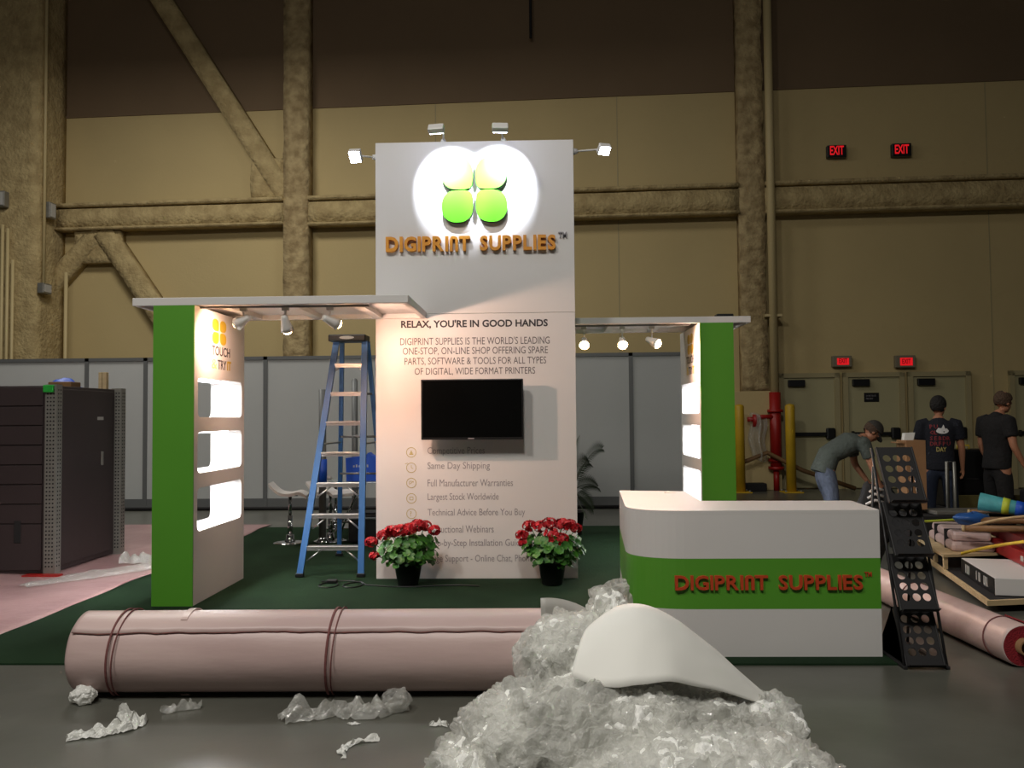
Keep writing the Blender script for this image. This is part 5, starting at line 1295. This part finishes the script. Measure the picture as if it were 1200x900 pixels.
    for s in (-1, 1):
        b2 = MB(W_ @ hm); b2.ball((s*0.03, 0.083, 0.096), (0.011, 0.006, 0.006), 2); b2.build('eye', M['hole'], t)
    MB(W_ @ hm).ball((0, 0.0985, 0.037), (0.02, 0.0035, 0.002), 2).build('mouth', M['redcarpet'], t)
    return t, W_
def cap_of_hair(mx, t, m, low=0.08, sides=0.06, top=True, bald=0.0):
    b2 = bmesh.new(); bmesh.ops.create_icosphere(b2, subdivisions=4, radius=1)
    for v in b2.verts:
        n = v.co.normalized(); k = 1+0.03*noise.noise(n*9)
        v.co = Vector((n.x*0.084*k, -0.012+n.y*0.1*k, 0.128+n.z*0.104*k))
    kill = [v for v in b2.verts if (v.co.z < low+(0.055 if v.co.y > 0.02 else 0.0)+max(0, v.co.y)*0.75) or (bald and v.co.z > 0.2 and abs(v.co.x) < 0.05 and -0.06 < v.co.y)]
    bmesh.ops.delete(b2, geom=kill, context='VERTS')
    bmesh.ops.solidify(b2, geom=b2.faces[:], thickness=-0.008)
    b = MB(mx); b._merge(b2); return b.build('hair', m, t, smooth=True)
def thin_hair(mx, t, m): cap_of_hair(mx, t, m, low=0.045, bald=1.0)
def full_hair(mx, t, m): cap_of_hair(mx, t, m, low=0.035)
def baseball_cap(mx, t, m):
    cap_of_hair(mx, t, M['hairb'], low=0.05)
    b2 = bmesh.new(); bmesh.ops.create_icosphere(b2, subdivisions=4, radius=1)
    for v in b2.verts: v.co = Vector((v.co.x*0.092, -0.008+v.co.y*0.110, 0.135+v.co.z*0.108))
    bmesh.ops.delete(b2, geom=[v for v in b2.verts if v.co.z < 0.13], context='VERTS'); bmesh.ops.solidify(b2, geom=b2.faces[:], thickness=-0.005)
    b = MB(mx); b._merge(b2); c = b.build('cap', m, t, smooth=True)
    pts = [(0.085*math.cos(R(a)), 0.075+0.095*math.sin(R(a))) for a in range(0, 181, 12)]
    MB(mx @ Matrix.Translation((0, 0, 0.128)) @ Matrix.Rotation(R(-10), 4, 'X')).prism(pts+[(-0.085, 0.04), (0.085, 0.04)], 0, 0.006).build('visor', m, c)
def head_at(p, yaw=0.0, pitch=0.0, roll=0.0):
    return Matrix.Translation(p) @ Matrix.Rotation(yaw, 4, 'Z') @ Matrix.Rotation(pitch, 4, 'X') @ Matrix.Rotation(roll, 4, 'Y')
# the man in the printed navy shirt, seen from behind
J = dict(hipL=(-.1, 0, .93), hipR=(.1, 0, .93), waist=(0, .0, 1.1), chest=(0, -.01, 1.32), neck=(0, .01, 1.48), skull=(0, .03, 1.535),
         shL=(-.19, -.01, 1.41), shR=(.19, -.01, 1.41), elL=(-.25, .0, 1.12), elR=(.25, .02, 1.13), wrL=(-.25, .12, .9), wrR=(.27, .11, .88),
         knL=(-.12, .03, .5), knR=(.12, .0, .5), anL=(-.13, -.02, .09), anR=(.14, -.05, .09), toeL=(-.15, .12, .04), toeR=(.18, .08, .04))
pt, W2 = person('person in printed navy T-shirt and jeans standing with back turned', (4.87, 10.55, 0), R(-16), J, head_at(Vector((0, .03, 1.53)), R(-28), R(-14)), M['shirtb'], M['jeansd'], full_hair, M['hair'])
pr = MB(W2)
def on_back(x, z): return Vector((x, -0.150+0.35*max(0, abs(x)-0.03)**2*8, z))
shirt = [c for c in pt.children if c.name.startswith('shirt')][0]
inv = WM[shirt.name].inverted()
def back_print(items, name, m):
    """flat print pressed onto the back of the shirt: every point is dropped on to the cloth"""
    b = MB(); sh = shirt
    for (me, x, z) in items:
        b2 = bmesh.new(); b2.from_mesh(me)
        bmesh.ops.subdivide_edges(b2, edges=b2.edges[:], cuts=1)
        for v in b2.verts:
            p = Vector((x+v.co.x, -0.6, z+v.co.y)); h, q, n, i = sh.ray_cast(p, Vector((0, 1, 0)))
            dz = 0.004 if v.co.z > 0.0005 else 0.001
            v.co = WM[sh.name] @ (Vector((p.x, (q.y if h else -0.13)-dz, p.z)))
        b._merge(b2)
    return b.build(name, m, shirt)
bpy.context.view_layer.update()
def shape_mesh(pts):
    b = MB(); b.prism(pts, 0, 0.001); me = bpy.data.meshes.new('p'); b.bm.to_mesh(me); b.bm.free(); return me
back_print([(text_mesh('DAY', 0.11, 0.055, 0.001, 0.02, 2), -0.05, 1.085)], 'shirt_word', M['olive'])
flame = [(0.07*math.cos(R(a)), 0.035*math.sin(R(a))) for a in range(180, 361, 20)]+[(0.05, 0.03), (0.03, 0.025), (0.015, 0.075), (-0.01, 0.03), (-0.045, 0.035)]
back_print([(shape_mesh(flame), 0.02, 1.335)], 'shirt_emblem', M['white'])
rl = []
for r, (z, n) in enumerate(((1.36, 2), (1.29, 2), (1.22, 5), (1.155, 5))):
    for k in range(n):
        me = text_mesh('PUTOLNSEBDRF'[(r*3+k) % 12], None, 0.05, 0.001, 0.02, 1); rl.append((me, -0.115+k*0.045, z))
back_print(rl, 'shirt_lettering', mat('dull_red_print', (132, 44, 48), 0.8))
# the man in black at the right
J = dict(hipL=(-.1, 0, .95), hipR=(.1, 0, .95), waist=(0, .02, 1.12), chest=(0, .0, 1.36), neck=(0, .05, 1.53), skull=(0, .09, 1.585),
         shL=(-.19, .0, 1.45), shR=(.19, .0, 1.45), elL=(-.25, .02, 1.16), elR=(.25, .0, 1.16), wrL=(-.25, .14, .93), wrR=(.26, .14, .93),
         knL=(-.12, .05, .5), knR=(.12, -.0, .5), anL=(-.13, .05, .09), anR=(.13, -.06, .09), toeL=(-.15, .2, .04), toeR=(.15, .1, .04))
person('person in black shirt and black trousers standing in profile at right edge', (5.37, 10.2, 0), R(-74), J, head_at(Vector((0, .09, 1.575)), R(0), R(-16)), M['shirtk'], M['shirtk'], thin_hair, M['hairb'])
# the man bending over a dark bag
J = dict(hipL=(-.1, -.2, .90), hipR=(.1, -.2, .90), waist=(0, -.13, 1.06), chest=(0, .12, 1.20), neck=(0, .28, 1.27), skull=(0, .335, 1.285),
         shL=(-.18, .22, 1.2), shR=(.18, .22, 1.2), elL=(-.2, .27, .93), elR=(.2, .3, .92), wrL=(-.14, .40, .72), wrR=(.13, .42, .71),
         knL=(-.12, -.06, .5), knR=(.12, -.14, .5), anL=(-.13, -.16, .09), anR=(.13, -.3, .09), toeL=(-.15, .0, .04), toeR=(.15, -.14, .04))
person('person in grey-green shirt, jeans and cap bending over a dark bag', (3.62, 10.4, 0), R(-86), J, head_at(Vector((0, .325, 1.27)), 0, R(-52)), M['shirtg'], M['jeans'], baseball_cap, M['capm'])
t = thing('duffel_bag', 'tall dark cloth bag gripped by the bending person', 'bag', (4.08, 10.4, 0))
lumpy('bag_body', (4.13, 10.4, 0.36), (0.15, 0.2, 0.36), 11, M['hole'], t, 0.18)
for y in (10.28, 10.52): MB().tube([(4.05, y, 0.62), (4.11, y, 0.70), (4.19, y, 0.62)], 0.012).build('carry_handle', M['hole'], t)
